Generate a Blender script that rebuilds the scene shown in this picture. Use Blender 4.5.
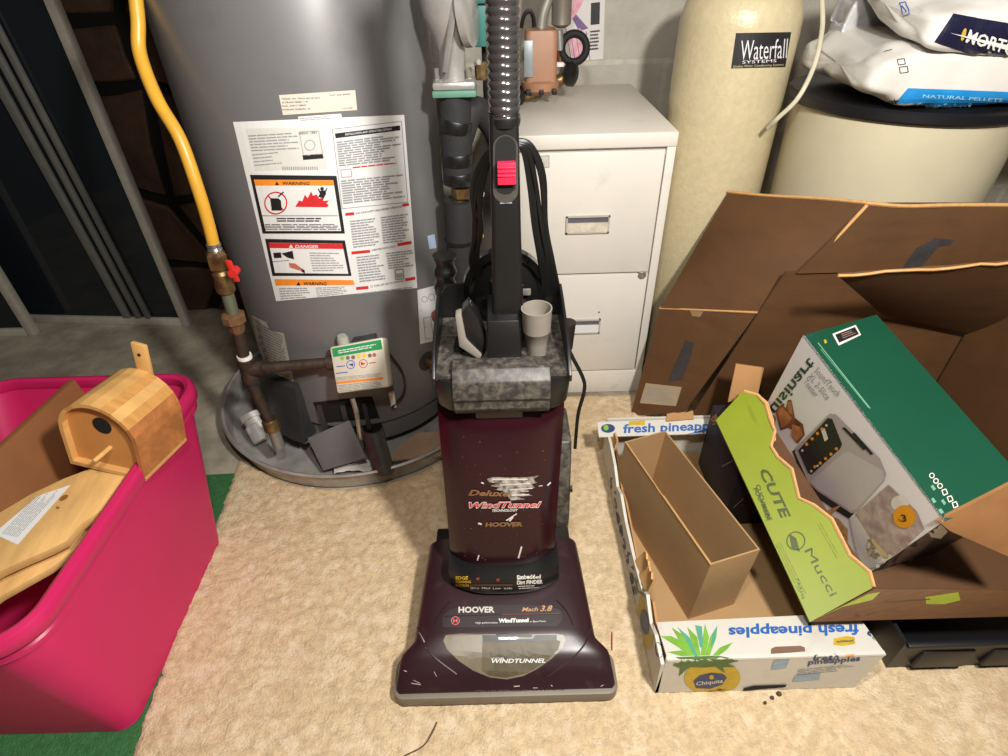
import bpy, bmesh, math, random
from mathutils import Vector, Matrix, noise
from mathutils.bvhtree import BVHTree
from mathutils.geometry import tessellate_polygon
random.seed(7)
for o in list(bpy.data.objects): bpy.data.objects.remove(o)
scn = bpy.context.scene
COL = scn.collection

# ------------------------------------------------------------------ camera, light, exposure
FPX, PITCH, ROLL, CAMH = 570.0, math.radians(37.2), math.radians(1.6), 1.05
CAM = Vector((0, 0, CAMH))
FW = Vector((0, math.cos(PITCH), -math.sin(PITCH)))
R0 = Vector((1, 0, 0)); D0 = Vector((0, -math.sin(PITCH), -math.cos(PITCH)))
EU = R0*math.cos(ROLL) + D0*math.sin(ROLL)
EV = D0*math.cos(ROLL) - R0*math.sin(ROLL)
cd = bpy.data.cameras.new('camera'); cam = bpy.data.objects.new('camera', cd); COL.objects.link(cam)
cd.sensor_width = 36; cd.sensor_fit = 'HORIZONTAL'; cd.lens = FPX/1008*36; cd.clip_start = .02
mw = Matrix.Identity(4)
for i, ax in enumerate((EU, -EV, -FW)):
    for j in range(3): mw[j][i] = ax[j]
mw.translation = CAM
cam.matrix_world = mw
scn.camera = cam
scn.view_settings.view_transform = 'Standard'; scn.view_settings.look = 'None'
scn.view_settings.gamma = 1; scn.view_settings.use_curve_mapping = False
scn.view_settings.exposure = 0.0
w = bpy.data.worlds.new('world'); scn.world = w; w.use_nodes = True
w.node_tree.nodes['Background'].inputs[0].default_value = (.55, .62, .75, 1)
w.node_tree.nodes['Background'].inputs[1].default_value = .05
def lamp(name, loc, power, col, rad):
    l = bpy.data.lights.new(name, 'POINT'); l.energy = power; l.color = col; l.shadow_soft_size = rad
    o = bpy.data.objects.new(name, l); COL.objects.link(o); o.location = loc
lamp('basement_bulb', (.40, .08, 1.40), 94, (1, .965, .91), .05)
lamp('basement_bulb', (-.02, .14, 1.50), 31, (1, .965, .91), .05)

# ------------------------------------------------------------------ pixel rays of the photograph -> places
def ray(u, v): return FW + EU*((u-504)/FPX) + EV*((v-378)/FPX)
def AZ(u, v, z=0.0): d = ray(u, v); return CAM + d*((z-CAMH)/d.z)
def AY(u, v, y): d = ray(u, v); return CAM + d*(y/d.y)
def AP(u, v, o, n):
    d = ray(u, v); n = Vector(n); return CAM + d*((Vector(o)-CAM).dot(n)/d.dot(n))

# ------------------------------------------------------------------ materials
def lin(c): 
    return tuple(((x/255)/12.92 if x/255 <= .04045 else ((x/255+.055)/1.055)**2.4) for x in c) + (1,)
MATS = {}
def M(name, rgb, rough=.5, metal=0, var=.12, scale=25, bump=0, bscale=None, rgb2=None, spec=.5, coat=0, detail=5, stretch=None, trans=0, thr=None, alpha=None):
    if name in MATS: return MATS[name]
    m = bpy.data.materials.new(name); m.use_nodes = True; nt = m.node_tree; N = nt.nodes; L = nt.links
    b = N['Principled BSDF']; b.inputs['Roughness'].default_value = rough; b.inputs['Metallic'].default_value = metal
    b.inputs['Specular IOR Level'].default_value = spec; b.inputs['Coat Weight'].default_value = coat
    if trans: b.inputs['Transmission Weight'].default_value = trans
    if alpha is not None: b.inputs['Alpha'].default_value = alpha
    tc = N.new('ShaderNodeTexCoord'); src = tc.outputs['Object']
    if stretch:
        mp = N.new('ShaderNodeMapping'); mp.inputs['Scale'].default_value = stretch; L.new(src, mp.inputs['Vector']); src = mp.outputs['Vector']
    nz = N.new('ShaderNodeTexNoise'); nz.inputs['Scale'].default_value = scale; nz.inputs['Detail'].default_value = detail; nz.inputs['Roughness'].default_value = .62
    L.new(src, nz.inputs['Vector'])
    rp = N.new('ShaderNodeValToRGB'); c = lin(rgb)
    t = thr or (.3, .7)
    rp.color_ramp.elements[0].position = t[0]; rp.color_ramp.elements[1].position = t[1]
    if rgb2: rp.color_ramp.elements[0].color = c; rp.color_ramp.elements[1].color = lin(rgb2)
    else:
        rp.color_ramp.elements[0].color = tuple(x*(1-var) for x in c[:3])+(1,)
        rp.color_ramp.elements[1].color = tuple(min(1, x*(1+var)) for x in c[:3])+(1,)
    L.new(nz.outputs['Fac'], rp.inputs['Fac']); L.new(rp.outputs['Color'], b.inputs['Base Color'])
    if bump:
        n2 = N.new('ShaderNodeTexNoise'); n2.inputs['Scale'].default_value = bscale or scale*3; n2.inputs['Detail'].default_value = 4
        L.new(src, n2.inputs['Vector'])
        bp = N.new('ShaderNodeBump'); bp.inputs['Strength'].default_value = bump; bp.inputs['Distance'].default_value = .004
        L.new(n2.outputs['Fac'], bp.inputs['Height']); L.new(bp.outputs['Normal'], b.inputs['Normal'])
    MATS[name] = m; return m
def overlay(m, rgb, scale, lo, hi, amount=1.0, detail=6, stretch=None):
    """second noise-masked colour on top of a material (stains, dust, wear)"""
    nt = m.node_tree; N = nt.nodes; L = nt.links; b = N['Principled BSDF']
    old = b.inputs['Base Color'].links[0].from_socket
    tc = N.new('ShaderNodeTexCoord'); src = tc.outputs['Object']
    if stretch:
        mp = N.new('ShaderNodeMapping'); mp.inputs['Scale'].default_value = stretch; L.new(src, mp.inputs['Vector']); src = mp.outputs['Vector']
    nz = N.new('ShaderNodeTexNoise'); nz.inputs['Scale'].default_value = scale; nz.inputs['Detail'].default_value = detail
    nz.inputs['Roughness'].default_value = .65
    L.new(src, nz.inputs['Vector'])
    rp = N.new('ShaderNodeValToRGB'); rp.color_ramp.elements[0].position = lo; rp.color_ramp.elements[1].position = hi
    rp.color_ramp.elements[0].color = (0, 0, 0, 1); rp.color_ramp.elements[1].color = (amount,)*3+(1,)
    L.new(nz.outputs['Fac'], rp.inputs['Fac'])
    mx = N.new('ShaderNodeMix'); mx.data_type = 'RGBA'
    L.new(rp.outputs['Color'], mx.inputs[0]); L.new(old, mx.inputs[6]); mx.inputs[7].default_value = lin(rgb)
    L.new(mx.outputs[2], b.inputs['Base Color'])
    return m
def print_mat(name, rgb, rough=.55): return M(name, rgb, rough, var=.05, scale=60)

# ------------------------------------------------------------------ mesh builder
class MB:
    def __init__(s): s.v = []; s.f = []
    def add(s, vs, fs):
        k = len(s.v); s.v += [Vector(p) for p in vs]; s.f += [tuple(i+k for i in f) for f in fs]; return s
    def box(s, lo, hi):
        x0, y0, z0 = lo; x1, y1, z1 = hi
        return s.obox(Vector((x0, y0, z0)), Vector((x1-x0, 0, 0)), Vector((0, y1-y0, 0)), Vector((0, 0, z1-z0)))
    def obox(s, o, a, b, c):
        o, a, b, c = map(Vector, (o, a, b, c))
        vs = [o, o+a, o+a+b, o+b, o+c, o+a+c, o+a+b+c, o+b+c]
        fs = [(0, 3, 2, 1), (4, 5, 6, 7), (0, 1, 5, 4), (1, 2, 6, 5), (2, 3, 7, 6), (3, 0, 4, 7)]
        if a.cross(b).dot(c) < 0: fs = [f[::-1] for f in fs]
        return s.add(vs, fs)
    def loft(s, secs, caps=True, closed=True):
        n = len(secs[0]); vs = [p for q in secs for p in q]; fs = []
        for i in range(len(secs)-1):
            for j in range(n if closed else n-1):
                k = (j+1) % n; fs.append((i*n+j, i*n+k, (i+1)*n+k, (i+1)*n+j))
        if caps and closed:
            fs.append(tuple(range(n))[::-1]); fs.append(tuple((len(secs)-1)*n+j for j in range(n)))
        return s.add(vs, fs)
    def tube(s, pts, r, n=10, caps=True):
        pts = [Vector(p) for p in pts]; rs = r if isinstance(r, (list, tuple)) else [r]*len(pts)
        secs = []; up = None
        for i, p in enumerate(pts):
            d = (pts[min(i+1, len(pts)-1)]-pts[max(i-1, 0)]).normalized()
            if up is None: up = Vector((0, 0, 1)) if abs(d.z) < .9 else Vector((0, 1, 0))
            a = d.cross(up)
            if a.length < 1e-4: a = d.cross(Vector((1, 0, 0)))
            a.normalize(); b = a.cross(d).normalized(); up = b
            secs.append([p+(a*math.cos(t)+b*math.sin(t))*rs[i] for t in [2*math.pi*j/n for j in range(n)]])
        return s.loft([q[::-1] for q in secs], caps)
    def lathe(s, c, prof, n=32, axis=None, caps=True):
        c = Vector(c); ax = Vector(axis or (0, 0, 1)).normalized()
        t = Vector((1, 0, 0)) if abs(ax.x) < .9 else Vector((0, 1, 0))
        a = (t-ax*t.dot(ax)).normalized(); b = ax.cross(a)
        secs = [[c+ax*h+(a*math.cos(q)+b*math.sin(q))*max(r, 1e-4) for q in [2*math.pi*j/n for j in range(n)]] for r, h in prof]
        return s.loft(secs, caps)
    def prism(s, poly, ext):
        poly = [Vector(p) for p in poly]; e = Vector(ext); n = len(poly)
        nn = Vector((0, 0, 0))
        for i in range(n): nn += poly[i].cross(poly[(i+1) % n])
        vs = poly+[p+e for p in poly]
        fs = [tuple(range(n))[::-1], tuple(range(n, 2*n))]+[(i, (i+1) % n, n+(i+1) % n, n+i) for i in range(n)]
        if nn.dot(e) < 0: fs = [f[::-1] for f in fs]
        return s.add(vs, fs)
    def sheet(s, a, b, c, d, th, n=8, m=8, bend=0, rag=0):
        """bilinear board a-b (bottom) d-c (top) with thickness"""
        a, b, c, d = map(Vector, (a, b, c, d)); nn = (b-a).cross(d-a).normalized()
        F = []; B = []
        for j in range(m+1):
            for i in range(n+1):
                x = i/n; y = j/m
                p = (a*(1-x)+b*x)*(1-y)+(d*(1-x)+c*x)*y
                p = p+nn*(bend*math.sin(math.pi*x)*math.sin(math.pi*y))
                if rag and j == m: p = p+(d-a).normalized()*random.uniform(-rag, rag)
                F.append(p); B.append(p-nn*th)
        N = len(F); fs = []; W = n+1
        for j in range(m):
            for i in range(n):
                q = (j*W+i, j*W+i+1, (j+1)*W+i+1, (j+1)*W+i); fs.append(q); fs.append(tuple(N+k for k in q[::-1]))
        rim = [i for i in range(W)]+[j*W+n for j in range(1, m+1)]+[m*W+i for i in range(n-1, -1, -1)]+[j*W for j in range(m-1, 0, -1)]
        for i in range(len(rim)):
            p, q = rim[i], rim[(i+1) % len(rim)]; fs.append((q, p, N+p, N+q))
        return s.add(F+B, fs)
    def bvh(s): return BVHTree.FromPolygons([tuple(p) for p in s.v], s.f)
    def build(s, name, mat, parent=None, bevel=0, seg=2, smooth=True, origin=None, ang=35):
        me = bpy.data.meshes.new(name)
        if parent is not None: og = wloc(parent)
        else: og = Vector(origin) if origin is not None else base(s.v)
        me.from_pydata([tuple(p-og) for p in s.v], [], s.f)
        bm = bmesh.new(); bm.from_mesh(me)
        bmesh.ops.recalc_face_normals(bm, faces=bm.faces)
        if bevel:
            es = [e for e in bm.edges if len(e.link_faces) == 2 and e.calc_face_angle(0) > math.radians(30)]
            bmesh.ops.bevel(bm, geom=es, offset=bevel, segments=seg, profile=.5, affect='EDGES', clamp_overlap=True)
        for f in bm.faces: f.smooth = smooth
        if smooth:
            for e in bm.edges:
                if len(e.link_faces) == 2 and e.calc_face_angle(0) > math.radians(ang): e.smooth = False
        bm.to_mesh(me); bm.free(); me.materials.append(mat)
        o = bpy.data.objects.new(name, me); COL.objects.link(o)
        if parent is not None: o.parent = parent
        else: o.location = og
        return o
def base(vs):
    n = len(vs); return Vector((sum(p.x for p in vs)/n, sum(p.y for p in vs)/n, min(p.z for p in vs)))
def wloc(o):
    l = o.location.copy()
    while o.parent: o = o.parent; l = l+o.location
    return l
def tag(o, label=None, cat=None, group=None, kind=None):
    if label: o['label'] = label
    if cat: o['category'] = cat
    if group: o['group'] = group
    if kind: o['kind'] = kind
    return o
def thing(name, loc, label, cat, group=None):
    o = bpy.data.objects.new(name, None); COL.objects.link(o); o.location = loc; o.empty_display_size = .05
    return tag(o, label, cat, group)
def arc(c, r, a0, a1, n, ax=Vector((1, 0, 0)), ay=Vector((0, 0, 1))):
    c = Vector(c); return [c+ax*(r*math.cos(a0+(a1-a0)*i/n))+ay*(r*math.sin(a0+(a1-a0)*i/n)) for i in range(n+1)]
def spline(pts, n=8):
    pts = [Vector(p) for p in pts]; out = []
    P = [pts[0]*2-pts[1]]+pts+[pts[-1]*2-pts[-2]]
    for i in range(1, len(P)-2):
        for k in range(n):
            t = k/n; a, b, c, d = P[i-1:i+3]
            out.append(.5*((2*b)+(c-a)*t+(2*a-5*b+4*c-d)*t*t+(3*b-a-3*c+d)*t**3))
    out.append(pts[-1]); return out

# ------------------------------------------------------------------ flat print that lies on a surface
_T = {}
def text_mesh(body, bold=0.0, shear=0.0):
    k = (body, bold, shear)
    if k not in _T:
        cu = bpy.data.curves.new('t', 'FONT'); cu.body = body; cu.resolution_u = 2; cu.offset = bold; cu.shear = shear
        o = bpy.data.objects.new('t', cu); me = o.to_mesh()
        vs = [(p.co.x, p.co.y) for p in me.vertices]; fs = [tuple(p.vertices) for p in me.polygons]
        o.to_mesh_clear(); bpy.data.objects.remove(o); bpy.data.curves.remove(cu)
        x0 = min(p[0] for p in vs); x1 = max(p[0] for p in vs)
        _T[k] = ([((p[0]-x0)/(x1-x0), p[1]/.70) for p in vs], fs)
    return _T[k]
class Decal:
    def __init__(s): s.p = []; s.f = []; s.g = []; s.lock = 0
    def add(s, ps, fs):
        k = len(s.p)
        if not s.lock: s.g.append((k, len(s.f)))
        s.p += ps; s.f += [tuple(i+k for i in f) for f in fs]; return s
    def poly(s, pts):
        ps = [tuple(p) for p in pts]; todo = [tuple(t) for t in tessellate_polygon([[Vector((p[0], p[1], 0)) for p in ps]])]; done = []
        while todo:
            t = todo.pop(); es = sorted(((math.dist(ps[t[i]], ps[t[(i+1) % 3]]), i) for i in range(3)), reverse=True)
            if es[0][0] < 9: done.append(t); continue
            i = es[0][1]; a, b, c = t[i], t[(i+1) % 3], t[(i+2) % 3]
            ps.append(((ps[a][0]+ps[b][0])/2, (ps[a][1]+ps[b][1])/2)); m = len(ps)-1; todo += [(a, m, c), (m, b, c)]
        return s.add(ps, done)
    def quad(s, a, b, c, d, n=1, m=1):
        ps = []
        for j in range(m+1):
            for i in range(n+1):
                x = i/n; y = j/m
                ps.append(tuple((a[k]*(1-x)+b[k]*x)*(1-y)+(d[k]*(1-x)+c[k]*x)*y for k in (0, 1)))
        return s.add(ps, [(j*(n+1)+i, j*(n+1)+i+1, (j+1)*(n+1)+i+1, (j+1)*(n+1)+i) for j in range(m) for i in range(n)])
    def disc(s, c, ru, rv=None, n=20, rot=0):
        rv = rv or ru
        return s.poly([(c[0]+ru*math.cos(t)*math.cos(rot)-rv*math.sin(t)*math.sin(rot), c[1]+ru*math.cos(t)*math.sin(rot)+rv*math.sin(t)*math.cos(rot)) for t in [2*math.pi*i/n for i in range(n)]])
    def ring(s, c, r, w, n=24):
        ps = [(c[0]+q*math.cos(t), c[1]+q*math.sin(t)) for q in (r, r-w) for t in [2*math.pi*i/n for i in range(n)]]
        return s.add(ps, [(i, (i+1) % n, n+(i+1) % n, n+i) for i in range(n)])
    def line(s, a, b, w, n=1):
        d = (b[0]-a[0], b[1]-a[1]); l = math.hypot(*d); q = (-d[1]/l*w/2, d[0]/l*w/2)
        return s.quad((a[0]-q[0], a[1]-q[1]), (b[0]-q[0], b[1]-q[1]), (b[0]+q[0], b[1]+q[1]), (a[0]+q[0], a[1]+q[1]), n)
    def frame(s, a, b, c, d, w, n=4):
        s.g.append((len(s.p), len(s.f))); s.lock += 1
        for p, q in ((a, b), (b, c), (c, d), (d, a)): s.line(p, q, w, n)
        s.lock -= 1; return s
    def text(s, body, o, wv, hv, bold=0.0, shear=0.0):
        vs, fs = text_mesh(body, bold, shear)
        return s.add([(o[0]+x*wv[0]+y*hv[0], o[1]+x*wv[1]+y*hv[1]) for x, y in vs], fs)
    def lines(s, a, b, c, d, n, fill=.5, ragged=.35, seg=4):
        """n rows of illegible fine print inside quad a b c d (a-b top row)"""
        s.g.append((len(s.p), len(s.f))); s.lock += 1
        def bl(x, y): return tuple((a[k]*(1-x)+b[k]*x)*(1-y)+(d[k]*(1-x)+c[k]*x)*y for k in (0, 1))
        for i in range(n):
            y0 = (i+.5-fill/2)/n; y1 = (i+.5+fill/2)/n; x = 0; e = 1-random.random()*ragged
            while x < e-.02:
                x2 = min(e, x+random.uniform(.06, .22)); s.quad(bl(x, y0), bl(x2, y0), bl(x2, y1), bl(x, y1), max(1, seg//3)); x = x2+.018
        s.lock -= 1; return s
    def build(s, name, mat, surf, parent, off=.0008):
        last = 1.2; vs = []
        for u, v in s.p:
            d = ray(u, v).normalized(); h = surf.ray_cast(CAM, d)
            if h[0] is None:
                q = surf.find_nearest(CAM+d*last); p, nn = q[0], q[1]
            else: p, nn = h[0], h[1]; last = (p-CAM).length
            if nn.dot(CAM-p) < 0: nn = -nn
            vs.append(p+nn*off)
        if len(s.g) > 12 or len(s.g) < 2:
            o = MB().add(vs, s.f).build(name, mat, parent, smooth=False)
            if len(s.g) > 12: o['kind'] = 'stuff'
            return o
        g = s.g+[(len(s.p), len(s.f))]; first = None       # every separate mark is a part of its own
        for (a, fa), (b, fb) in zip(g, g[1:]):
            o = MB().add(vs[a:b], [tuple(i-a for i in f) for f in s.f[fa:fb]]).build(name, mat, parent, smooth=False); first = first or o
        return first
# ------------------------------------------------------------------ the room
mconc = M('concrete_floor', (164, 154, 136), .85, var=.3, scale=9, bump=.25, bscale=60)
overlay(mconc, (104, 92, 76), 3.5, .48, .68, .8); overlay(mconc, (188, 180, 165), 7, .58, .72, .5)
fl = MB().box((-2.6, -1.6, -.08), (2.2, 2.3, 0)).build('floor', mconc, smooth=False); tag(fl, 'bare grey concrete basement floor', 'floor', kind='structure')
mblock = M('painted_block', (182, 176, 164), .8, var=.1, scale=14, bump=.5, bscale=110)
mmort = M('mortar', (196, 190, 176), .9, var=.12, scale=40, bump=.4)
wb = MB().box((-.3, 1.8845, 0), (2.1, 1.97, 2.3)).build('wall_back', mmort, smooth=False); tag(wb, 'painted grey concrete block wall behind the filing cabinet', 'wall', kind='structure')
bl = None
for r in range(6):
    z0 = -.03+.2*r+.004; x = -.3+(.0 if r % 2 else -.2)
    while x < 2.08:
        x0 = max(x, -.3)+.004; x1 = min(x+.4, 2.1)-.004
        if x1-x0 > .03: MB().box((x0, 1.884, max(z0, 0)), (x1, 1.905, z0+.193)).build('concrete_block', mblock, wb, bevel=.004, seg=1)
        x += .4
MB().box((-.3, 1.884, 1.174), (2.1, 1.905, 2.3)).build('upper_blocks', mblock, wb, smooth=False)
mjoint = M('dark_joint', (12, 10, 9), .95, bump=.3)
mstone = M('dark_stone', (96, 66, 48), .7, var=.35, scale=8, bump=.6, bscale=45, rgb2=(52, 38, 30))
wl = MB().box((-2.5, 1.86, 0), (-.3, 1.97, 2.3)).build('wall_left', mjoint, smooth=False); tag(wl, 'dark brown flagstone wall with black joints beside the water heater', 'wall', kind='structure')
def jit(i, j): 
    random.seed(i*31+j*7+3); return Vector((-1.35+i*.27+random.uniform(-.07, .07)+(j % 2)*.12, 0, -.05+j*.25+random.uniform(-.06, .06)))
for i in range(5):
    for j in range(6):
        q = [jit(i, j), jit(i+1, j), jit(i+1, j+1), jit(i, j+1)]; c = sum(q, Vector())/4; poly = []
        for k in range(4):
            p, n2 = q[k], q[(k+1) % 4]
            random.seed(i*100+j*10+k)
            poly.append(c+(p-c)*(1-.022/max(.05, (p-c).length)))
            mid = (p+n2)/2; poly.append(c+(mid-c)*(1-.018/(mid-c).length)+Vector((random.uniform(-.008, .008), 0, random.uniform(-.008, .008))))
        poly = [Vector((min(p.x, -.302), 1.865, max(p.z, .0))) for p in poly]
        d = .012+.01*random.random()
        MB().prism(poly, (0, -d, 0)).build('stone', mstone, wl, bevel=.006, seg=1)
random.seed(11)
mceil = M('ceiling_boards', (70, 60, 50), .9)
ce = MB().box((-2.6, -1.6, 2.3), (2.2, 2.0, 2.36)).build('ceiling', mceil, smooth=False); tag(ce, 'plain basement ceiling overhead', 'ceiling', kind='structure')
mside = M('side_wall', (84, 78, 70), .9)
o = MB().box((2.1, -1.6, 0), (2.2, 1.97, 2.3)).build('wall_right', mside, smooth=False); tag(o, 'concrete side wall at the right', 'wall', kind='structure')
o = MB().box((-2.6, -1.6, 0), (-2.5, 1.97, 2.3)).build('wall_far_left', mside, smooth=False); tag(o, 'concrete side wall at the far left', 'wall', kind='structure')
o = MB().box((-2.6, -1.7, 0), (2.2, -1.6, 2.3)).build('wall_front', mside, smooth=False); tag(o, 'concrete wall behind the viewer', 'wall', kind='structure')

# ------------------------------------------------------------------ carpet remnant and green mat
mcarp = M('beige_carpet', (206, 182, 146), .95, var=.2, scale=80, bump=.9, bscale=260, spec=.15)
overlay(mcarp, (224, 204, 174), 38, .5, .62, .8); overlay(mcarp, (184, 150, 116), 5, .56, .7, .5); overlay(mcarp, (150, 84, 52), 11, .72, .76, .7)
edge = [AZ(118, 800), AZ(132, 756), AZ(149, 705), AZ(178, 625), AZ(208, 545), AZ(223, 505), AZ(237, 466)]
def carp_left(y):
    for a, b in zip(edge, edge[1:]):
        if a.y <= y <= b.y: return a.x+(b.x-a.x)*(y-a.y)/(b.y-a.y)
    return edge[0].x if y < edge[0].y else edge[-1].x
def carp_back(x):
    if x < -.08: return min(1.06, 1.325-math.sqrt(max(0, .372**2-(x+.408)**2))-.002)
    return 1.058+min(1, max(0, (x+.08)/.10))*.225
mb = MB(); NX, NY = 300, 190; vs = []; fs = []
for j in range(NY+1):
    for i in range(NX+1):
        b = j/NY; a = i/NX
        y = -.25+b*1.53; xl = carp_left(min(y, edge[-1].y)); x = xl+a*(1.75-xl)
        yb = carp_back(x); y = -.25+b*(yb+.25); xl = carp_left(min(y, edge[-1].y)); x = xl+a*(1.75-xl)
        e = min(1, (x-xl)/.012, (yb-y)/.012)
        z = .010*max(.0, e)**.5+.0045*noise.noise((x*60, y*60, 0))+.0035*noise.noise((x*150, y*150, 3))
        if i == 0 or j == NY:
            z = .001; x += .006*noise.noise((x*90, y*90, 5)); y += .005*noise.noise((x*90, y*90, 9))
        vs.append((x, y, max(.001, z)))
for j in range(NY):
    for i in range(NX): k = j*(NX+1)+i; fs.append((k, k+1, k+NX+2, k+NX+1))
mb.add(vs, fs); cp = mb.build('carpet_remnant', mcarp, ang=180); tag(cp, 'beige plush carpet remnant with ragged cut edge under the vacuum', 'carpet')
mgreen = M('green_turf', (62, 110, 66), .95, var=.25, scale=120, bump=.8, bscale=300, spec=.1)
gp = [AZ(-200, 900), AZ(132, 800), AZ(158, 756), AZ(235, 540), AZ(243, 500), AZ(238, 473), AZ(196, 476), AZ(150, 478), AZ(-200, 500)]
gp = [Vector((-1.35, .2, 0)), AZ(150, 756), AZ(200, 640), AZ(243, 520), AZ(240, 474), AZ(205, 476), Vector((-1.0, 1.0, 0)), Vector((-1.35, 1.0, 0))]
gm = MB().prism(gp, (0, 0, .004)).build('green_mat', mgreen, smooth=False); tag(gm, 'flat green turf mat under the pink bin', 'mat')
mdirt = M('dirt_bits', (84, 66, 50), .9)
tw = MB().tube(spline([AZ(404, 756, .013), AZ(423, 746, .014), AZ(432, 733, .018), AZ(437, 722, .014)], 5), .0011, 5).build('thread', mdirt); tag(tw, 'short dark bent thread lying on the carpet below the vacuum', 'thread')
tw = MB().tube([AZ(612, 632, .013), AZ(612, 650, .014)], .0012, 5).build('red_thread', M('red_thread', (150, 40, 26), .8)); tag(tw, 'tiny red thread on the carpet beside the pineapple tray', 'thread')
for i, (u, v) in enumerate([(765, 703), (772, 698), (779, 694)]):
    c = AZ(u, v, .013); r = .0028+.0009*i
    q = MB().lathe(c, [(r*.3, -.002), (r, .001), (r*.7, .004), (r*.2, .005)], 7).build('dirt_crumb', mdirt)
    tag(q, ('smallest dark dirt crumb, farthest from the pineapple tray', 'middle dark dirt crumb of three before the pineapple tray', 'largest dark dirt crumb, nearest the pineapple tray')[i], 'crumb', 'crumbs in front of the pineapple tray')

# ------------------------------------------------------------------ glass door panels at the left
malu = M('grey_aluminium', (184, 178, 166), .42, .25, var=.12, scale=30)
malud = M('dull_aluminium', (112, 110, 106), .5, .25, var=.1)
mglass = M('dark_glass', (24, 29, 34), .06, 0, var=.02, spec=.5)
def panel(label, a, b, ztop, mats, name='glass_door_panel', right=True, y_off=0):
    """a,b: foot of left and right end; vertical sheet"""
    a, b = Vector(a), Vector(b); d = (b-a).normalized(); n = Vector((d.y, -d.x, 0)); t = thing(name, b, label, 'door panel')
    th = n*-.03; z = Vector((0, 0, 1))
    MB().obox(b-d*.027, d*.027, th, z*ztop).build('stile', malu, t, bevel=.004)
    MB().obox(a, d*.035, th, z*ztop).build('stile', malu, t, bevel=.004)
    r = MB().obox(a+d*.035, d*((b-a).length-.062), th, z*.03).build('rail', malu, t, bevel=.004)
    MB().obox(a+d*.035-n*.011, d*((b-a).length-.062), n*-.005, z*ztop+Vector((0, 0, 0))).build('pane', mglass, t, smooth=False)
    MB().obox(a+d*.035, d*((b-a).length-.07), th, z*.03).build('rail', malu, t, bevel=.004).location = (0, 0, ztop-.03)
    return t, d, n
pa = Vector((-1.75, 1.795, 0)); pb = Vector((-1.108, 1.735, 0))
t, d, n = panel('tall grey framed glass door panel standing beside the yellow gas hose', pa, pb, 1.95, None)
pane_y = 1.79
# three slanting grey bars set on the pane
for k, (u, v, wd) in enumerate([(124, 312, .026), (136, 313, .018), (146, 314, .018)]):
    q = AP(u, v, pa+n*0, n); c = Vector((q.x, q.y, .03))+n*.001
    MB().obox(c-d*wd/2-n*.012, d*wd, n*.014, Vector((-.10+.004*k, 0, 1.89))).build('bar', malud, t, bevel=.003)
pc = Vector((-2.45, 1.70, 0)); pd = AZ(38, 334); pd = Vector((pd.x, 1.70, 0))
t2, d2, n2 = panel('second grey framed glass door panel at the far left edge', pc, pd, 1.95, None)

# ------------------------------------------------------------------ water heater
HX, HY, HR = -.39, 1.33, .26
mtank = M('heater_grey_paint', (114, 113, 113), .36, .15, var=.05, scale=5, spec=.5)
overlay(mtank, (88, 86, 82), 6, .55, .75, .4)
ht = thing('water_heater', (HX, HY, .02), 'tall grey cylindrical gas water heater with white warning label', 'water heater')
tk = MB().lathe((HX, HY, 0), [(.235, .03), (.245, .032), (.252, .04), (.252, .09), (HR, .10), (HR, 1.40), (.25, 1.43), (.2, 1.45), (.05, 1.46)], 96)
TS = tk.bvh()
tk.build('tank', mtank, ht)
mpaper = M('white_sticker', (226, 226, 224), .5, var=.03)
mpink = M('faint_print', (196, 196, 200), .5, var=.03)
mink = print_mat('black_ink', (26, 25, 28)); mgrey = print_mat('grey_ink', (150, 150, 152)); mred = print_mat('red_ink', (206, 38, 44)); morg = print_mat('orange_ink', (238, 140, 40))
def cz(x, y): return (220+x/3.78, 110+y/3.78)       # coordinates read from the enlarged label
D = Decal().quad(cz(50, 45), cz(695, 18), cz(745, 672), cz(213, 722), 24, 16); sh = D.build('warning_label', mpaper, TS, ht, .0008)
tag(sh, 'large white warning label')
def dec(name, mat, par, off, fn, surf=TS): 
    D = Decal(); fn(D); return D.build(name, mat, surf, par, off)
dec('rating_plate', M('rating_paper', (214, 212, 206), .5, var=.04), sh, .0012, lambda D: D.quad(cz(100, 70), cz(378, 62), cz(408, 222), cz(135, 228), 10, 4))
dec('rating_print', mgrey, sh, .0016, lambda D: (D.lines(cz(108, 92), cz(300, 80), cz(318, 148), cz(122, 158), 6, .4), D.lines(cz(122, 162), cz(230, 152), cz(242, 205), cz(134, 215), 4, .3), D.ring(cz(340, 132), 5.5, .8), D.frame(cz(300, 82), cz(372, 78), cz(388, 165), cz(316, 172), .6),
    [D.line(cz(238+i*8, 213), cz(240+i*8, 226), 1.1) for i in range(17)]))
dec('black_tab', mink, sh, .0016, lambda D: (D.quad(cz(312, 170), cz(388, 164), cz(391, 182), cz(315, 188), 4), D.text('SERIAL 1882', cz(298, 92), (18, -1), (0, -2.2))))
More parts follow.
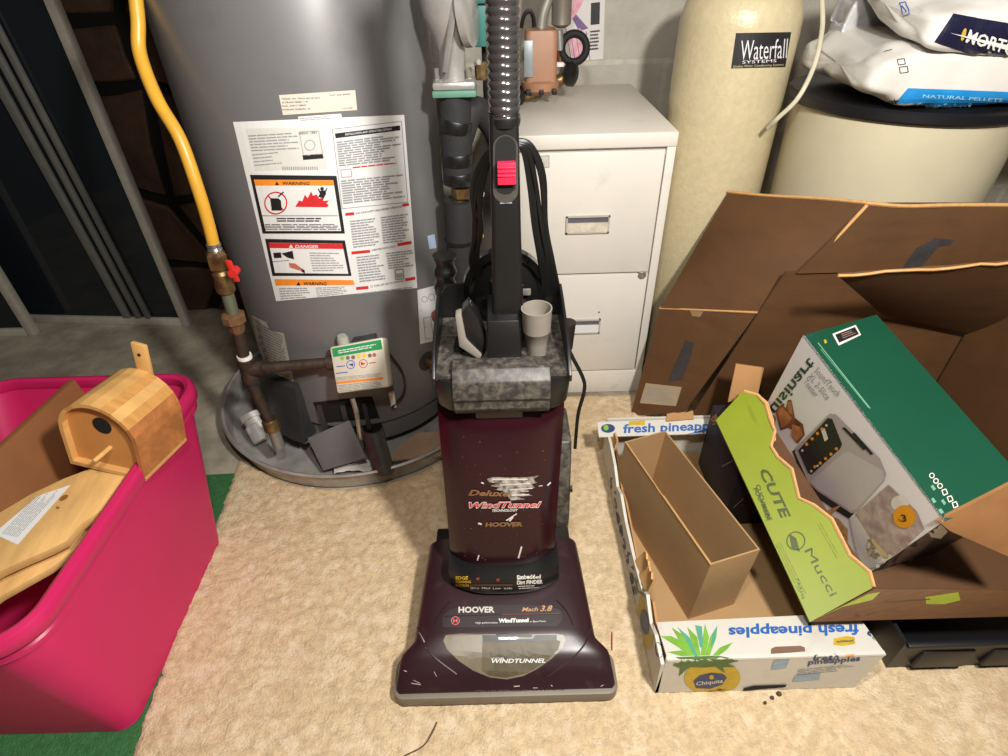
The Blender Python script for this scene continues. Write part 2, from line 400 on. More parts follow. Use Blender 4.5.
# right text column
dec('black_bar', mink, sh, .0014, lambda D: D.quad(cz(434, 88), cz(678, 58), cz(680, 76), cz(437, 106), 8))
dec('bar_text', mpaper, sh, .0018, lambda D: D.text('INSTALLATION AND OPERATING DETAILS', cz(472, 96), (46, -5.6), (.3, -2.2), .01))
dec('column_frame', mgrey, sh, .0014, lambda D: D.frame(cz(424, 72), cz(684, 42), cz(708, 348), cz(462, 372), .7, 8))
dec('fine_print', mgrey, sh, .0016, lambda D: (D.lines(cz(440, 118), cz(684, 86), cz(692, 188), cz(450, 214), 11, .62), D.lines(cz(456, 264), cz(694, 240), cz(700, 330), cz(466, 356), 10, .62),
    D.lines(cz(490, 416), cz(594, 404), cz(606, 510), cz(504, 522), 11, .55), D.lines(cz(606, 402), cz(712, 388), cz(722, 494), cz(616, 506), 11, .55),
    D.lines(cz(514, 552), cz(618, 540), cz(632, 640), cz(528, 652), 10, .55), D.lines(cz(626, 538), cz(726, 526), cz(732, 590), cz(636, 602), 7, .55),
    D.lines(cz(520, 690), cz(740, 664), cz(741, 670), cz(522, 698), 1, .6)))
dec('red_print', mred, sh, .0016, lambda D: (D.lines(cz(500, 212), cz(680, 194), cz(681, 202), cz(501, 222), 1, .5, .1), D.frame(cz(456, 226), cz(494, 222), cz(498, 250), cz(460, 254), .5)))
dec('red_bar', mred, sh, .0016, lambda D: [D.quad(cz(a, b), cz(c, d), cz(c+1, d+11), cz(a+1, b+11), 2) for a, b, c, d in
    [(473, 388, 506, 385), (687, 354, 712, 350), (496, 534, 566, 527), (668, 503, 722, 494), (514, 668, 560, 664), (698, 636, 736, 629)]])
dec('small_icon', mgrey, sh, .0016, lambda D: (D.frame(cz(660, 604), cz(690, 600), cz(694, 636), cz(664, 640), 1.4), D.quad(cz(664, 618), cz(688, 615), cz(690, 630), cz(667, 634))))
dec('heading_print', mink, sh, .0017, lambda D: (D.text('FOR YOUR SAFETY READ BEFORE OPERATING', cz(512, 394), (46, -7), (.3, -2)), D.text('OPERATING INSTRUCTIONS', cz(572, 533), (24, -4), (.3, -2)), D.text('TO TURN OFF GAS TO APPLIANCE', cz(566, 671), (34, -6), (.3, -2))))
# flammable warning panel
dec('warning_border', mink, sh, .0014, lambda D: D.quad(cz(115, 244), cz(440, 248), cz(472, 466), cz(163, 466), 12, 6))
dec('warning_field', mpaper, sh, .0018, lambda D: D.quad(cz(130, 262), cz(428, 264), cz(458, 456), cz(175, 456), 12, 6))
dec('warning_bar', morg, sh, .0022, lambda D: D.quad(cz(130, 262), cz(428, 264), cz(431, 284), cz(136, 284), 10))
dec('warning_text', mink, sh, .0026, lambda D: (D.text('WARNING', cz(236, 281), (27, .2), (.4, -3.1), .02), D.poly([cz(210, 282), cz(217, 268), cz(225, 282)]),
    D.lines(cz(215, 404), cz(390, 404), cz(392, 422), cz(218, 422), 2, .5, .1), D.lines(cz(172, 428), cz(452, 428), cz(455, 452), cz(176, 452), 4, .4, .1), D.line(cz(160, 398), cz(445, 398), .5, 6)))
dec('fire_icon', mred, sh, .0024, lambda D: (D.ring(cz(213, 350), 11.5, 1.3), D.line(cz(183, 322), cz(243, 378), 1.3),
    D.poly([cz(286, 364), cz(300, 340), cz(312, 344), cz(322, 318), cz(332, 332), cz(345, 306), cz(352, 322), cz(366, 318), cz(376, 334), cz(392, 326), cz(390, 342), cz(412, 340), cz(402, 352), cz(412, 358), cz(404, 366)])))
dec('gas_can_icon', mink, sh, .0026, lambda D: (D.poly([cz(192, 332), cz(222, 332), cz(232, 340), cz(236, 378), cz(198, 378)]), D.line(cz(222, 326), cz(242, 308), 1.4), D.disc(cz(386, 296), 1.8), D.poly([cz(376, 304), cz(396, 302), cz(402, 314), cz(392, 332), cz(372, 326), cz(378, 314)]), D.line(cz(372, 296), cz(378, 310), 1.2), D.line(cz(398, 308), cz(404, 294), 1.2)))
# danger panel
dec('danger_border', mink, sh, .0014, lambda D: D.quad(cz(172, 486), cz(472, 492), cz(497, 626), cz(200, 626), 12, 4))
dec('danger_field', mpaper, sh, .0018, lambda D: D.quad(cz(186, 500), cz(462, 504), cz(485, 618), cz(210, 614), 12, 4))
dec('danger_bar', mred, sh, .0022, lambda D: D.quad(cz(186, 500), cz(462, 504), cz(466, 524), cz(190, 520), 10))
dec('danger_text', mpaper, sh, .0026, lambda D: (D.text('DANGER', cz(286, 519), (23, .3), (.4, -2.9), .02), D.poly([cz(262, 519), cz(270, 506), cz(279, 519)])))
dec('danger_icon', mink, sh, .0026, lambda D: (D.quad(cz(204, 538), cz(232, 536), cz(236, 556), cz(208, 558)), D.quad(cz(234, 540), cz(276, 530), cz(282, 562), cz(258, 556)), D.poly([cz(290, 584), cz(322, 604), cz(322, 616), cz(296, 598)]), D.line(cz(200, 572), cz(262, 566), .5)))
dec('hand_icon', M('hand_ink', (190, 110, 84), .6), sh, .0027, lambda D: D.poly([cz(262, 576), cz(286, 578), cz(308, 594), cz(312, 606), cz(290, 600), cz(266, 592)]))
dec('danger_print', mgrey, sh, .0024, lambda D: D.lines(cz(338, 534), cz(458, 536), cz(470, 608), cz(352, 610), 8, .4))
dec('lower_warning_bar', morg, sh, .0014, lambda D: D.quad(cz(207, 638), cz(504, 642), cz(508, 660), cz(212, 662), 12))
dec('lower_warning_text', mink, sh, .002, lambda D: (D.text('WARNING', cz(316, 660), (23, .2), (.4, -3), .02), D.poly([cz(290, 661), cz(298, 648), cz(306, 661)])))
dec('lower_print', mgrey, sh, .0016, lambda D: (D.lines(cz(224, 670), cz(350, 668), cz(356, 708), cz(232, 716), 5, .4), D.lines(cz(362, 668), cz(500, 664), cz(506, 690), cz(368, 706), 5, .4)))
# other stickers
s2 = dec('capacity_sticker', M('cream_sticker', (214, 204, 190), .5, var=.04), ht, .001, lambda D: D.quad((279, 95), (355, 90), (357, 110), (283, 115), 10))
dec('sticker_print', mink, s2, .0016, lambda D: ([D.text(a, (282, 99.5+i*3.6), (w_, -1), (.3, -1.5)) for i, (a, w_) in enumerate([('MODEL NO. TRIGA 405 NF SFW', 38), ('STORAGE VESSEL 1100', 26), ('MAX. INPUT 38000', 24), ('WORKING PRESSURE 150', 28)])], D.text('NAT. GAS  405X01', (330, 96), (20, -1.4), (.2, -1.5)), D.text('12.5.60', (342, 109), (10, -.7), (.2, -1.4))))
s3 = dec('strip_sticker', mpaper, ht, .001, lambda D: D.quad((298, 116.5), (341, 113.5), (342, 119), (299, 122), 8))
dec('strip_print', mgrey, s3, .0016, lambda D: D.lines((300, 117.5), (340, 114.8), (341, 118), (301, 121), 2, .4))
s4 = dec('wiring_sticker', mpaper, ht, .001, lambda D: D.quad((417, 290), (440, 284), (446, 338), (420, 344), 6, 6))
dec('wiring_print', mgrey, s4, .0016, lambda D: (D.ring((424, 299), 3, .6), D.ring((431, 297), 3.4, .6), D.line((420, 310), (438, 305), .6), D.frame((423, 318), (437, 315), (440, 336), (425, 339), .6), D.line((424, 327), (438, 324), .6), D.line((430, 317), (433, 337), .6)))
s5 = dec('energy_tag', M('tag_paper', (176, 172, 160), .5, var=.04), ht, .0012, lambda D: (D.poly([(252, 315), (267, 322), (270, 330), (284, 333), (295, 384), (270, 374), (258, 345)])))
dec('tag_print', M('tag_ink', (120, 118, 112), .6), s5, .0018, lambda D: D.lines((256, 320), (283, 335), (292, 378), (268, 370), 16, .4, .1))
dec('blue_sticker', M('blue_sticker', (176, 190, 222), .5), ht, .001, lambda D: D.quad((427, 236), (434, 234), (436, 248), (429, 249)))
# gas control on the heater front
mcream = M('cream_plastic', (216, 208, 190), .4, var=.04)
cy = 1.0
def ctl(u, v, y=cy): return AY(u, v, y)
gc = MB(); f4 = [ctl(329, 347, 1.04), ctl(383, 337, 1.04), ctl(389, 387, .995), ctl(337, 394, .995)]
gc.prism(f4, (0, .045, -.03)); CS = gc.bvh()
go = gc.build('gas_control', mcream, ht, bevel=.006); tag(go, 'cream control box with green label')
dec('control_label', M('green_ink', (40, 150, 84), .5), go, .0009, lambda D: D.quad((332, 348.5), (381, 339.5), (382.5, 349), (333.5, 357)), CS)
dec('control_text', mpaper, go, .0014, lambda D: (D.lines((338, 350), (377, 343), (378, 347), (339, 354), 2, .5, .2)), CS)
def cc(x, y): return (240+x/4.447, 310+y/4.447)
for nm, rgb, c in [('green_light', (150, 190, 60), (455, 214)), ('grey_light', (120, 116, 100), (480, 212)), ('grey_light', (120, 116, 100), (504, 210)), ('amber_light', (240, 200, 70), (529, 205)), ('amber_light', (240, 200, 70), (553, 203)), ('grey_light', (110, 90, 90), (578, 202)), ('red_light', (190, 100, 100), (598, 199))]:
    dec(nm, M(nm, rgb, .4, var=.02), go, .0012, lambda D: D.disc(cc(*c), 2.0, n=12), CS)
dec('blue_arrow', M('blue_ink', (60, 90, 180), .5), go, .0012, lambda D: (D.ring(cc(493, 242), 4.4, .7), D.poly([cc(482, 243), cc(504, 235), cc(505, 250)])), CS)
dec('red_arrow', mred, go, .0012, lambda D: (D.ring(cc(549, 238), 4.4, .7), D.poly([cc(560, 238), cc(538, 230), cc(539, 246)]), D.lines(cc(574, 232), cc(606, 228), cc(607, 236), cc(575, 240), 1, .5, .05)), CS)
dec('blue_words', M('blue_ink', (60, 90, 180), .5), go, .0012, lambda D: (D.lines(cc(430, 248), cc(468, 244), cc(469, 251), cc(431, 255), 1, .6, .05), D.lines(cc(428, 278), cc(480, 272), cc(481, 279), cc(429, 285), 1, .6, .05)), CS)
dec('orange_strip', morg, go, .0012, lambda D: D.quad(cc(430, 318), cc(636, 298), cc(637, 308), cc(432, 328)), CS)
dec('control_print', mgrey, go, .0012, lambda D: (D.lines(cc(428, 298), cc(632, 278), cc(634, 294), cc(430, 314), 3, .4, .1), D.lines(cc(436, 332), cc(636, 312), cc(640, 346), cc(444, 364), 5, .4, .2)), CS)
mdark = M('dark_grey_steel', (62, 62, 62), .5, .3, var=.12); mblack = M('black_plastic', (22, 21, 22), .38, var=.12); mblk2 = M('black_hole', (8, 8, 8), .9)
MB().box((-.335, 1.05, .28), (-.285, 1.10, .36)).build('control_mount', mdark, ht, bevel=.004)
kb = MB().lathe(ctl(343, 341, 1.06), [(.013, -.01), (.013, .008), (.010, .014)], 16).build('knob', M('clear_grey', (170, 170, 160), .25), ht)
# burner access: door opening, cover and side jacket panel
def onr(u, v, r):                   # point of radius r about the heater axis along a photograph ray
    d = ray(u, v); a = d.x**2+d.y**2; b = 2*(CAM.x-HX)*d.x+2*(CAM.y-HY)*d.y; c = (CAM.x-HX)**2+(CAM.y-HY)**2-r*r
    q = b*b-4*a*c
    t = (-b-math.sqrt(max(0, q)))/(2*a); return CAM+d*t
dec('burner_opening', mblk2, ht, .0016, lambda D: D.quad((313, 402), (372, 396), (386, 436), (334, 440), 8, 4))
mb = MB(); r0 = HR+.03; A0, A1 = math.radians(212), math.radians(247); secs = []
for i in range(9):
    a = A0+(A1-A0)*i/8; c_, s_ = math.cos(a), math.sin(a)
    secs.append([Vector((HX+c_*r, HY+s_*r, z)) for r, z in ((HR+.002, .225), (r0-.012, .22), (r0+.012, .06), (HR-.01, .06))])
mb.loft(secs).build('jacket_panel', mdark, ht)
for (u, v, w_) in [(322, 415, .012), (345, 415, .012), (366, 412, .01)]:
    p = onr(u, v, HR+.004); MB().box((p.x-w_/2, p.y-.004, .09), (p.x+w_/2, p.y+.004, p.z+.03)).build('burner_bar', mdark, ht)
MB().tube(spline([ctl(352, 398, 1.04), ctl(357, 415, 1.03), ctl(360, 436, 1.02), ctl(362, 448, 1.02)]), .006, 8).build('gas_feed_tube', M('bright_steel', (190, 190, 190), .25, .9), ht)
MB().tube(spline([onr(388, 352, HR+.02), onr(402, 372, HR+.012), onr(404, 392, HR+.012), onr(392, 408, HR+.01)]), .003, 6).build('sensor_wire', mblack, ht)
p = onr(392, 398, HR+.006); MB().box((p.x-.006, p.y-.004, p.z-.03), (p.x+.008, p.y+.004, p.z+.02)).build('clip', mpaper, ht, bevel=.002)
mbrass = M('old_brass', (140, 116, 78), .42, .8, var=.3, scale=60); overlay(mbrass, (96, 66, 44), 40, .45, .65, .8)
pv = onr(427, 361, HR); nv = Vector((pv.x-HX, pv.y-HY, 0)).normalized()
MB().lathe(pv-nv*.002, [(.026, 0), (.026, .002), (.02, .004)], 24, nv).build('escutcheon', mdark, ht)
dv = MB().lathe(pv, [(.011, 0), (.011, .018), (.014, .02), (.014, .03), (.009, .032), (.009, .05), (.007, .05), (.006, .03)], 16, nv).build('drain_valve', mbrass, ht)
mpan = M('galvanised_pan', (172, 170, 164), .34, .35, var=.25, scale=12); overlay(mpan, (104, 88, 70), 8, .52, .7, .7)
PX, PY, PR = -.408, 1.325, .385
pan = MB().lathe((PX, PY, 0), [(PR-.02, .001), (PR-.012, .008), (PR-.006, .058), (PR, .062), (PR+.004, .058), (PR+.002, .054), (PR-.004, .052), (PR-.014, .006), (PR-.03, .004), (.02, .004)], 72, caps=False)
pn = pan.build('drain_pan', mpan); tag(pn, 'round galvanised drain pan under the water heater', 'pan')
MB().box((-.55, 1.2, .004), (-.25, 1.45, .035)).build('support_block', M('support_grey', (90, 88, 84), .9), ht)
# things lying in the pan
def plate(name, pts, mat, th, label, cat, bevel=.002):
    a, b, c = Vector(pts[0]), Vector(pts[1]), Vector(pts[2]); n = (b-a).cross(c-a).normalized()
    if n.dot(CAM-a) < 0: n = -n
    return tag(MB().prism(pts, -n*th).build(name, mat, bevel=bevel), label, cat)
pp = [AY(307, 438, 1.045), AY(349, 420, 1.06), AY(366, 458, .99), AY(323, 471, .985)]
q = pp[0]+(pp[2]-pp[3]); pp[1] = AP(349, 420, pp[0], (pp[0]-pp[3]).cross(pp[2]-pp[3])); 
plate('access_cover', pp, M('cover_grey', (116, 116, 114), .5, .2, var=.06), .006, 'loose grey metal access cover leaning in the drain pan', 'cover')
mp_ = M('galv_bracket', (84, 80, 76), .4, .6, var=.2)
mb = MB(); c0 = AY(372, 428, 1.02); c1 = AY(384, 470, .965)
secs = []
for i in range(2):
    c = (c0, c1)[i]; secs.append([c+Vector((.026*math.cos(a), .022*math.sin(a), 0)) for a in [math.pi+math.pi*k/8 for k in range(9)]]+[c+Vector((.022*math.cos(a), .018*math.sin(a), 0)) for a in [2*math.pi-math.pi*k/8 for k in range(9)]])
mb.loft(secs).build('curved_shield', mp_).__setitem__('label', 'curved dark metal burner shield standing in the drain pan'); bpy.data.objects['curved_shield']['category'] = 'shield'
mpvc = M('white_pvc', (238, 236, 230), .4, var=.04)
e0 = AZ(252, 420, .075); pe = MB().lathe(AZ(261, 436, .03), [(.024, -.012), (.026, 0), (.025, .034), (.021, .036), (.021, .05), (.025, .052), (.025, .066), (.018, .067), (.016, .05)], 20, AZ(250, 417, .07)-AZ(261, 436, .03))
tag(pe.build('pipe_elbow', mpvc), 'short white plastic pipe elbow lying in the drain pan', 'pipe fitting')
mb = MB(); vs = []; fs = []
for j in range(9):
    for i in range(13):
        a, b = i/12, j/8; p = AZ(334+a*38, 474-b*12-3*math.sin(a*3), .02)
        vs.append(p+Vector((0, 0, .012*abs(noise.noise((a*4, b*4, 1)))+.022*math.exp(-((a-.4)/.2)**2)*b)))
for j in range(8):
    for i in range(12): k = j*13+i; fs.append((k, k+1, k+14, k+13))
tag(mb.add(vs, fs).build('paper_scrap', M('white_rag', (214, 206, 198), .8, var=.06), ang=180), 'crumpled white paper scrap at the pan rim', 'paper')
sc = [AZ(388, 462, .03), AZ(448, 456, .03), AZ(450, 432, .05), AZ(418, 434, .05), AZ(400, 446, .04)]
tag(MB().prism(sc, (0, 0, .004)).build('cardboard_scrap', M('dusty_card', (150, 122, 98), .9, var=.15)), 'dusty tan cardboard scrap lying in the pan beside the vacuum', 'cardboard')

# ------------------------------------------------------------------ gas line
gy = 1.03
myel = M('yellow_gas_hose', (216, 162, 54), .38, var=.08, scale=18)
miron = M('rusty_iron', (74, 61, 52), .6, .6, var=.3, scale=40, bump=.3); mrust = M('rust_union', (128, 94, 66), .65, .5, var=.3, scale=50)
gl = thing('gas_line', AZ(275, 440, .01), 'yellow gas hose with brass valve and iron pipe left of the heater', 'gas line')
hp = [Vector((-.70, 1.30, 2.2)), Vector((-.69, 1.27, 1.7)), Vector((-.66, 1.21, 1.30)), AY(132, -60, 1.17), AY(134, -20, 1.16), AY(138, 20, 1.14), AY(140, 54, 1.12), AY(157, 99, 1.08), AY(180, 139, 1.05), AY(198, 189, gy), AY(208, 222, gy), AY(214, 246, gy)]
MB().tube(spline(hp, 8), .0112, 16).build('hose', myel, gl)
def seg(name, mat, a, b, prof, n=16, y=gy, par=None):
    p, q = AY(*a, y), AY(*b, y); d = q-p; L_ = d.length
    return MB().lathe(p, [(r, t*L_) for r, t in prof], n, d).build(name, mat, par or gl)
seg('hose_ferrule', M('bright_steel', (190, 190, 190), .25, .9), (213, 243), (216, 253), [(.013, 0), (.014, .2), (.012, .4), (.014, .6), (.012, 1)])
seg('flare_nut', mbrass, (215, 251), (220, 270), [(.015, 0), (.02, .15), (.02, .85), (.014, 1)], 6)
vb = seg('valve_body', mbrass, (220, 269), (227, 293), [(.012, 0), (.018, .15), (.016, .4), (.019, .6), (.018, .9), (.013, 1)])
h0 = AY(229, 270, gy-.018); mredp = M('red_handle', (206, 42, 36), .4, var=.05)
MB().obox(h0+Vector((0, 0, .022)), (.012, 0, 0), (0, -.006, 0), (.004, 0, -.046)).build('valve_handle', mredp, vb, bevel=.004)
MB().lathe(h0+Vector((.008, .012, -.005)), [(.009, 0), (.009, .02)], 12, (0, -1, 0)).build('handle_stem', mredp, vb)
seg('nipple', M('verdigris', (110, 128, 112), .6, .5, var=.4, scale=50, rgb2=(120, 96, 62)), (227, 292), (233, 314), [(.0125, 0), (.0125, 1)])
seg('union', mrust, (232, 312), (238, 332), [(.014, 0), (.024, .12), (.024, .45), (.018, .5), (.017, .8), (.013, 1)], 8)
seg('pipe', miron, (237, 330), (245, 360), [(.0125, 0), (.0125, .85), (.015, .86), (.015, 1)])
seg('white_seal', mpvc, (244, 355), (245.3, 359), [(.0155, 0), (.016, .5), (.0155, 1)])
tee = seg('tee', miron, (245, 358), (251, 381), [(.018, 0), (.019, .2), (.017, .3), (.017, .7), (.019, .8), (.018, 1)])
a, b = AY(247, 369, gy), AY(336, 362, 1.045)
MB().lathe(a, [(.017, 0), (.017, .035), (.0125, .036), (.012, (b-a).length*.9), (.018, (b-a).length*.9), (.018, (b-a).length)], 16, b-a).build('branch_pipe', miron, gl)
a, b = AY(250, 380, gy), AY(271, 424, 1.02)
MB().lathe(a, [(.0125, 0), (.0115, (b-a).length)], 14, b-a).build('drip_leg', miron, gl)
b2 = AY(277, 440, 1.015)
MB().lathe(b-(b2-b)*.3, [(.017, 0), (.019, .004), (.019, .03), (.016, .032)], 14, b2-b).build('drip_coupling', mbrass, gl)
MB().lathe(b, [(.014, .01), (.014, (b2-b).length+.02)], 14, b2-b).build('drip_cap', M('dull_steel', (150, 150, 146), .4, .6), gl)
# ------------------------------------------------------------------ filing cabinet
mcab = M('white_enamel', (218, 212, 202), .42, var=.03, scale=8); mcabtop = MATS['white_enamel']
overlay(mcab, (178, 170, 156), 14, .60, .74, .35)
CX0, CX1, CY0, CY1, CZ = .018, .395, 1.305, 1.84, .72
fc = thing('filing_cabinet', ((CX0+CX1)/2, CY0, 0), 'white metal two-drawer filing cabinet behind the vacuum cleaner', 'filing cabinet')
mb = MB().box((CX0, CY0+.012, 0), (CX1, CY1, CZ-.03)); mb.build('body', mcab, fc, bevel=.003)
MB().box((CX0-.001, CY0-.004, CZ-.032), (CX1+.001, CY1, CZ)).build('top', mcab, fc, bevel=.004)
MB().box((CX0, CY0-.002, .0), (CX1, CY0+.012, .075)).build('plinth', mcab, fc, bevel=.002)
MB().box((CX1-.02, CY0-.001, .075), (CX1, CY0+.012, CZ-.032)).build('side_trim', mcab, fc, bevel=.002)
MB().box((CX0, CY0-.001, .075), (CX0+.02, CY0+.012, CZ-.032)).build('side_trim', mcab, fc, bevel=.002)
mchr = M('steel_trim', (176, 172, 164), .3, .7, var=.06); mcard = M('label_card', (206, 196, 176), .7, var=.2, scale=70); mshadow = M('purple_grey', (118, 108, 116), .4, .3)
mhand = M('handle_satin', (190, 186, 180), .35, .2, var=.04); mblu = M('recess_grey', (96, 90, 100), .5)
for k, (z0, z1) in enumerate([(.385, .682), (.080, .380)]):
    fr = MB().box((CX0+.023, CY0-.003, z0), (CX1-.023, CY0+.014, z1)); DS = fr.bvh()
    dr = fr.build('drawer', mcab, fc, bevel=.003)
    u0, u1, v0, v1 = ((568, 607, 215, 234), (568, 607, 215, 234))[0]
    c = AY(587.5, 224, CY0-.003) if k == 0 else AY(580.5, 326, CY0-.003)
    hw, hh = .052, .022
    mb = MB()
    for lo, hi in (((c.x-hw, c.z+hh-.004), (c.x+hw, c.z+hh)), ((c.x-hw, c.z-hh), (c.x+hw, c.z-hh+.004)), ((c.x-hw, c.z-hh), (c.x-hw+.004, c.z+hh)), ((c.x+hw-.004, c.z-hh), (c.x+hw, c.z+hh))):
        mb.box((lo[0], CY0-.009, lo[1]), (hi[0], CY0-.003, hi[1]))
    h = mb.build('handle', mhand, dr)
    MB().box((c.x-hw+.003, CY0-.0045, c.z+.004), (c.x+hw-.003, CY0-.003, c.z+hh-.003)).build('finger_slot', mblu, h, smooth=False)
    MB().box((c.x-hw+.003, CY0-.0085, c.z-hh+.003), (c.x+hw-.003, CY0-.003, c.z+.004)).build('label_card', mcard if k == 0 else mpaper, h, smooth=False)
    if k == 0:
        st = dec('maker_sticker', M('pale_sticker', (200, 194, 184), .5), dr, .0006, lambda D: D.quad((528, 157), (549, 155.5), (549, 167), (528, 169)), DS)
        dec('sticker_frame', mgrey, st, .001, lambda D: (D.frame((528, 157), (549, 155.5), (549, 167), (528, 169), .8), D.lines((532, 158.5), (547, 157.6), (547, 160), (532, 161), 1, .6), D.lines((531, 163), (547, 162), (547, 166), (531, 167), 2, .4)), DS)
lk = AY(642, 274, CY0-.003)
MB().lathe(lk, [(.010, 0), (.010, .006), (.008, .008), (.003, .0082), (.003, .006)], 20, (0, -1, 0)).build('lock', mchr, fc)
MB().lathe(AY(599, 312, CY0-.003), [(.002, 0), (.002, .002)], 8, (0, -1, 0)).build('rivet', mink, fc)

# ------------------------------------------------------------------ water softener tanks
mres = M('cream_fibreglass', (200, 186, 150), .36, var=.07, scale=60, bump=.25, bscale=120, spec=.5)
YX, YY, YR = .553, 1.50, .131
rt = thing('resin_tank', (YX, YY, 0), 'tall cream fibreglass softener tank with dark name plate', 'tank')
pf = [(.11, 0), (.128, .01), (YR, .03), (YR, .90)]
for i in range(1, 10):
    a = i/10*math.pi/2; pf.append((YR*math.cos(a)**.75, .90+.095*math.sin(a)))
pf += [(.03, 1.0), (.03, 1.03)]
mb = MB().lathe((YX, YY, 0), pf, 64); YS = mb.bvh(); mb.build('shell', mres, rt)
mb = MB().lathe((YX, YY, 1.02), [(.045, 0), (.045, .03), (.04, .035)], 24).box((YX-.07, YY-.09, 1.055), (YX+.07, YY+.08, 1.17)); mb.build('valve_head', mblack, rt, bevel=.004)
pl = dec('name_plate', mink, rt, .0008, lambda D: D.quad((736, 33), (791, 32), (785, 67), (731, 68.5), 12, 4), YS)
dec('name_text', mpaper, pl, .0014, lambda D: (D.text('Waterfall', (740, 60), (46, -2), (1.5, -20), -.005), D.text('SYSTEMS', (742, 63.5), (34, -1.5), (.3, -3), .0)), YS)
dec('name_subtitle', M('tan_ink', (190, 170, 130), .5), pl, .0014, lambda D: D.text('Quality Water Conditioning Systems', (733, 67.5), (50, -2), (.3, -2.2), .005), YS)
mbrine = M('cream_brine', (196, 186, 158), .45, var=.05, scale=10)
BX, BY, BR = .900, 1.36, .230
bt = thing('brine_tank', (BX, BY, 0), 'wide cream brine tank with black lid under the salt bags', 'tank')
MB().lathe((BX, BY, 0), [(.19, 0), (.2, .005), (BR-.01, .5), (BR-.004, .765), (BR-.03, .767)], 64).build('body', mbrine, bt)
MB().lathe((BX, BY, 0), [(BR-.003, .758), (BR+.006, .758), (BR+.009, .762), (BR+.009, .776), (BR+.004, .781), (BR-.03, .784), (.01, .786)], 64).build('lid', M('black_lid', (20, 20, 24), .35, var=.1), bt)
tb = MB().tube(spline([AY(820, -40, 1.44), AY(822, 0, 1.40), AY(822, 30, 1.36), AY(814, 66, 1.32), AY(798, 98, 1.30), AY(778, 118, 1.31), AY(768, 128, 1.33)], 8), .0048, 10).build('brine_tube', M('milky_tube', (204, 196, 172), .25, spec=.6))
tag(tb, 'milky plastic brine tube curving down between the two softener tanks', 'tube')

# salt bags
mbag = M('white_bag', (212, 208, 202), .3, var=.06, scale=12, bump=.35, bscale=16, coat=.3)
def bag(name, c, a, b, cz_, label, mat, seed, squash=.35, n=56, m=36, wr=.010):
    """pillow: centre c, half vectors a,b,cz_"""
    mb = MB(); c = Vector(c); a, b, cz_ = Vector(a), Vector(b), Vector(cz_); secs = []
    sp = lambda x, p: math.copysign(abs(x)**p, x)
    for i in range(m+1):
        th = -math.pi/2+math.pi*i/m; row = []
        for j in range(n):
            ph = 2*math.pi*j/n
            # pillow axis along a; seam flattened at both ends
            x = sp(math.sin(th), .38); r = max(1e-3, abs(math.cos(th))**.38)
            e = abs(x)**6
            y = sp(math.cos(ph), .36)*r**.25*(1 if abs(x) < .995 else .98); z = sp(math.sin(ph), .34)*r*(1-.35*e)
            p = c+a*x+b*y+cz_*z
            wv = wr*(noise.noise((p.x*9+seed, p.y*9, p.z*14))+.5*noise.noise((p.x*24+seed, p.y*24, p.z*30)))*(1+1.2*abs(x)**3)
            nn = (b*y*.6+cz_*z*2+a*x*.4); nn = nn.normalized() if nn.length > 1e-6 else Vector((0, 0, 1))
            row.append(p+nn*wv)
        secs.append(row)
    mb.loft(secs); return mb
def finish_bag(mb, name, label, grp='salt bags on the brine tank'):
    s = mb.bvh(); o = mb.build(name, mbag, ang=180); tag(o, label, 'bag', grp); return o, s
b1m = bag('salt_bag', (.985, 1.295, .842), (.285, -.015, 0), (.0, .165, 0), (0, 0, .054), '', mbag, 1)
b1, S1 = finish_bag(b1m, 'salt_bag', 'white plastic salt bag with blue band lying on the black lid')
bb = dec('blue_band', M('cyan_ink', (30, 130, 196), .35), b1, .0012, lambda D: D.quad((908, 88), (1012, 92), (1012, 107), (889, 110), 24, 6), S1)
dec('band_text', M('pale_cyan', (150, 200, 226), .4), bb, .002, lambda D: (D.text('NATURAL PELLETS', (922, 97), (80, 4), (.8, -3), .01), D.text('Water Softener', (915, 107), (60, 2), (.8, -5.5), .015)), S1)
dec('weight_print', mink, b1, .0014, lambda D: (D.text('40 lb', (898, 98), (-20, 6), (2, 4.5), .01), D.frame((897, 60), (904, 59), (905, 64), (898, 65), .7), D.frame((899, 67), (907, 66), (908, 72), (900, 73), .7), D.line((884, 52), (892, 50), .6, 2)), S1)
b2m = bag('salt_bag', (1.055, 1.285, .946), (.31, .0, -.004), (.0, .165, .034), (0, -.010, .048), '', mbag, 5)
b2, S2 = finish_bag(b2m, 'salt_bag', 'white plastic salt bag with navy band stacked on top of another')
nb = dec('navy_band', M('navy_ink', (26, 26, 52), .35), b2, .0014, lambda D: D.quad((953, 14), (1014, 24), (1014, 68), (934, 42), 20, 8), S2)
dec('brand_text', mpaper, nb, .0045, lambda D: D.text('MORTON', (964, 41), (60, 16), (3, -12), .02, .15), S2)
dec('leaf_mark', M('gold_ink', (196, 168, 60), .4), nb, .0045, lambda D: (D.disc((962, 34), 2.2, 6, rot=.3)), S2)
dec('side_print', M('blue_ink', (60, 90, 180), .5), b2, .0014, lambda D: (D.frame((900, 3), (906, 2), (910, 14), (904, 16), .8), D.line((902, 6), (907, 12), 1)), S2)
mclear = M('clear_blue_film', (150, 180, 214), .15, var=.2, scale=20, bump=.6, bscale=30, coat=.5)
b3m = bag('plastic_film', (1.12, 1.33, 1.018), (.2, 0, .0), (0, .12, .01), (0, 0, .026), '', mclear, 9, wr=.02)
o = b3m.build('plastic_film', mclear, ang=180); tag(o, 'crumpled pale blue plastic film on top of the salt bags', 'plastic film')
b4m = bag('plastic_film', (.80, 1.46, .90), (.07, .03, .0), (0, .05, .0), (0, 0, .055), '', mclear, 13, wr=.02)
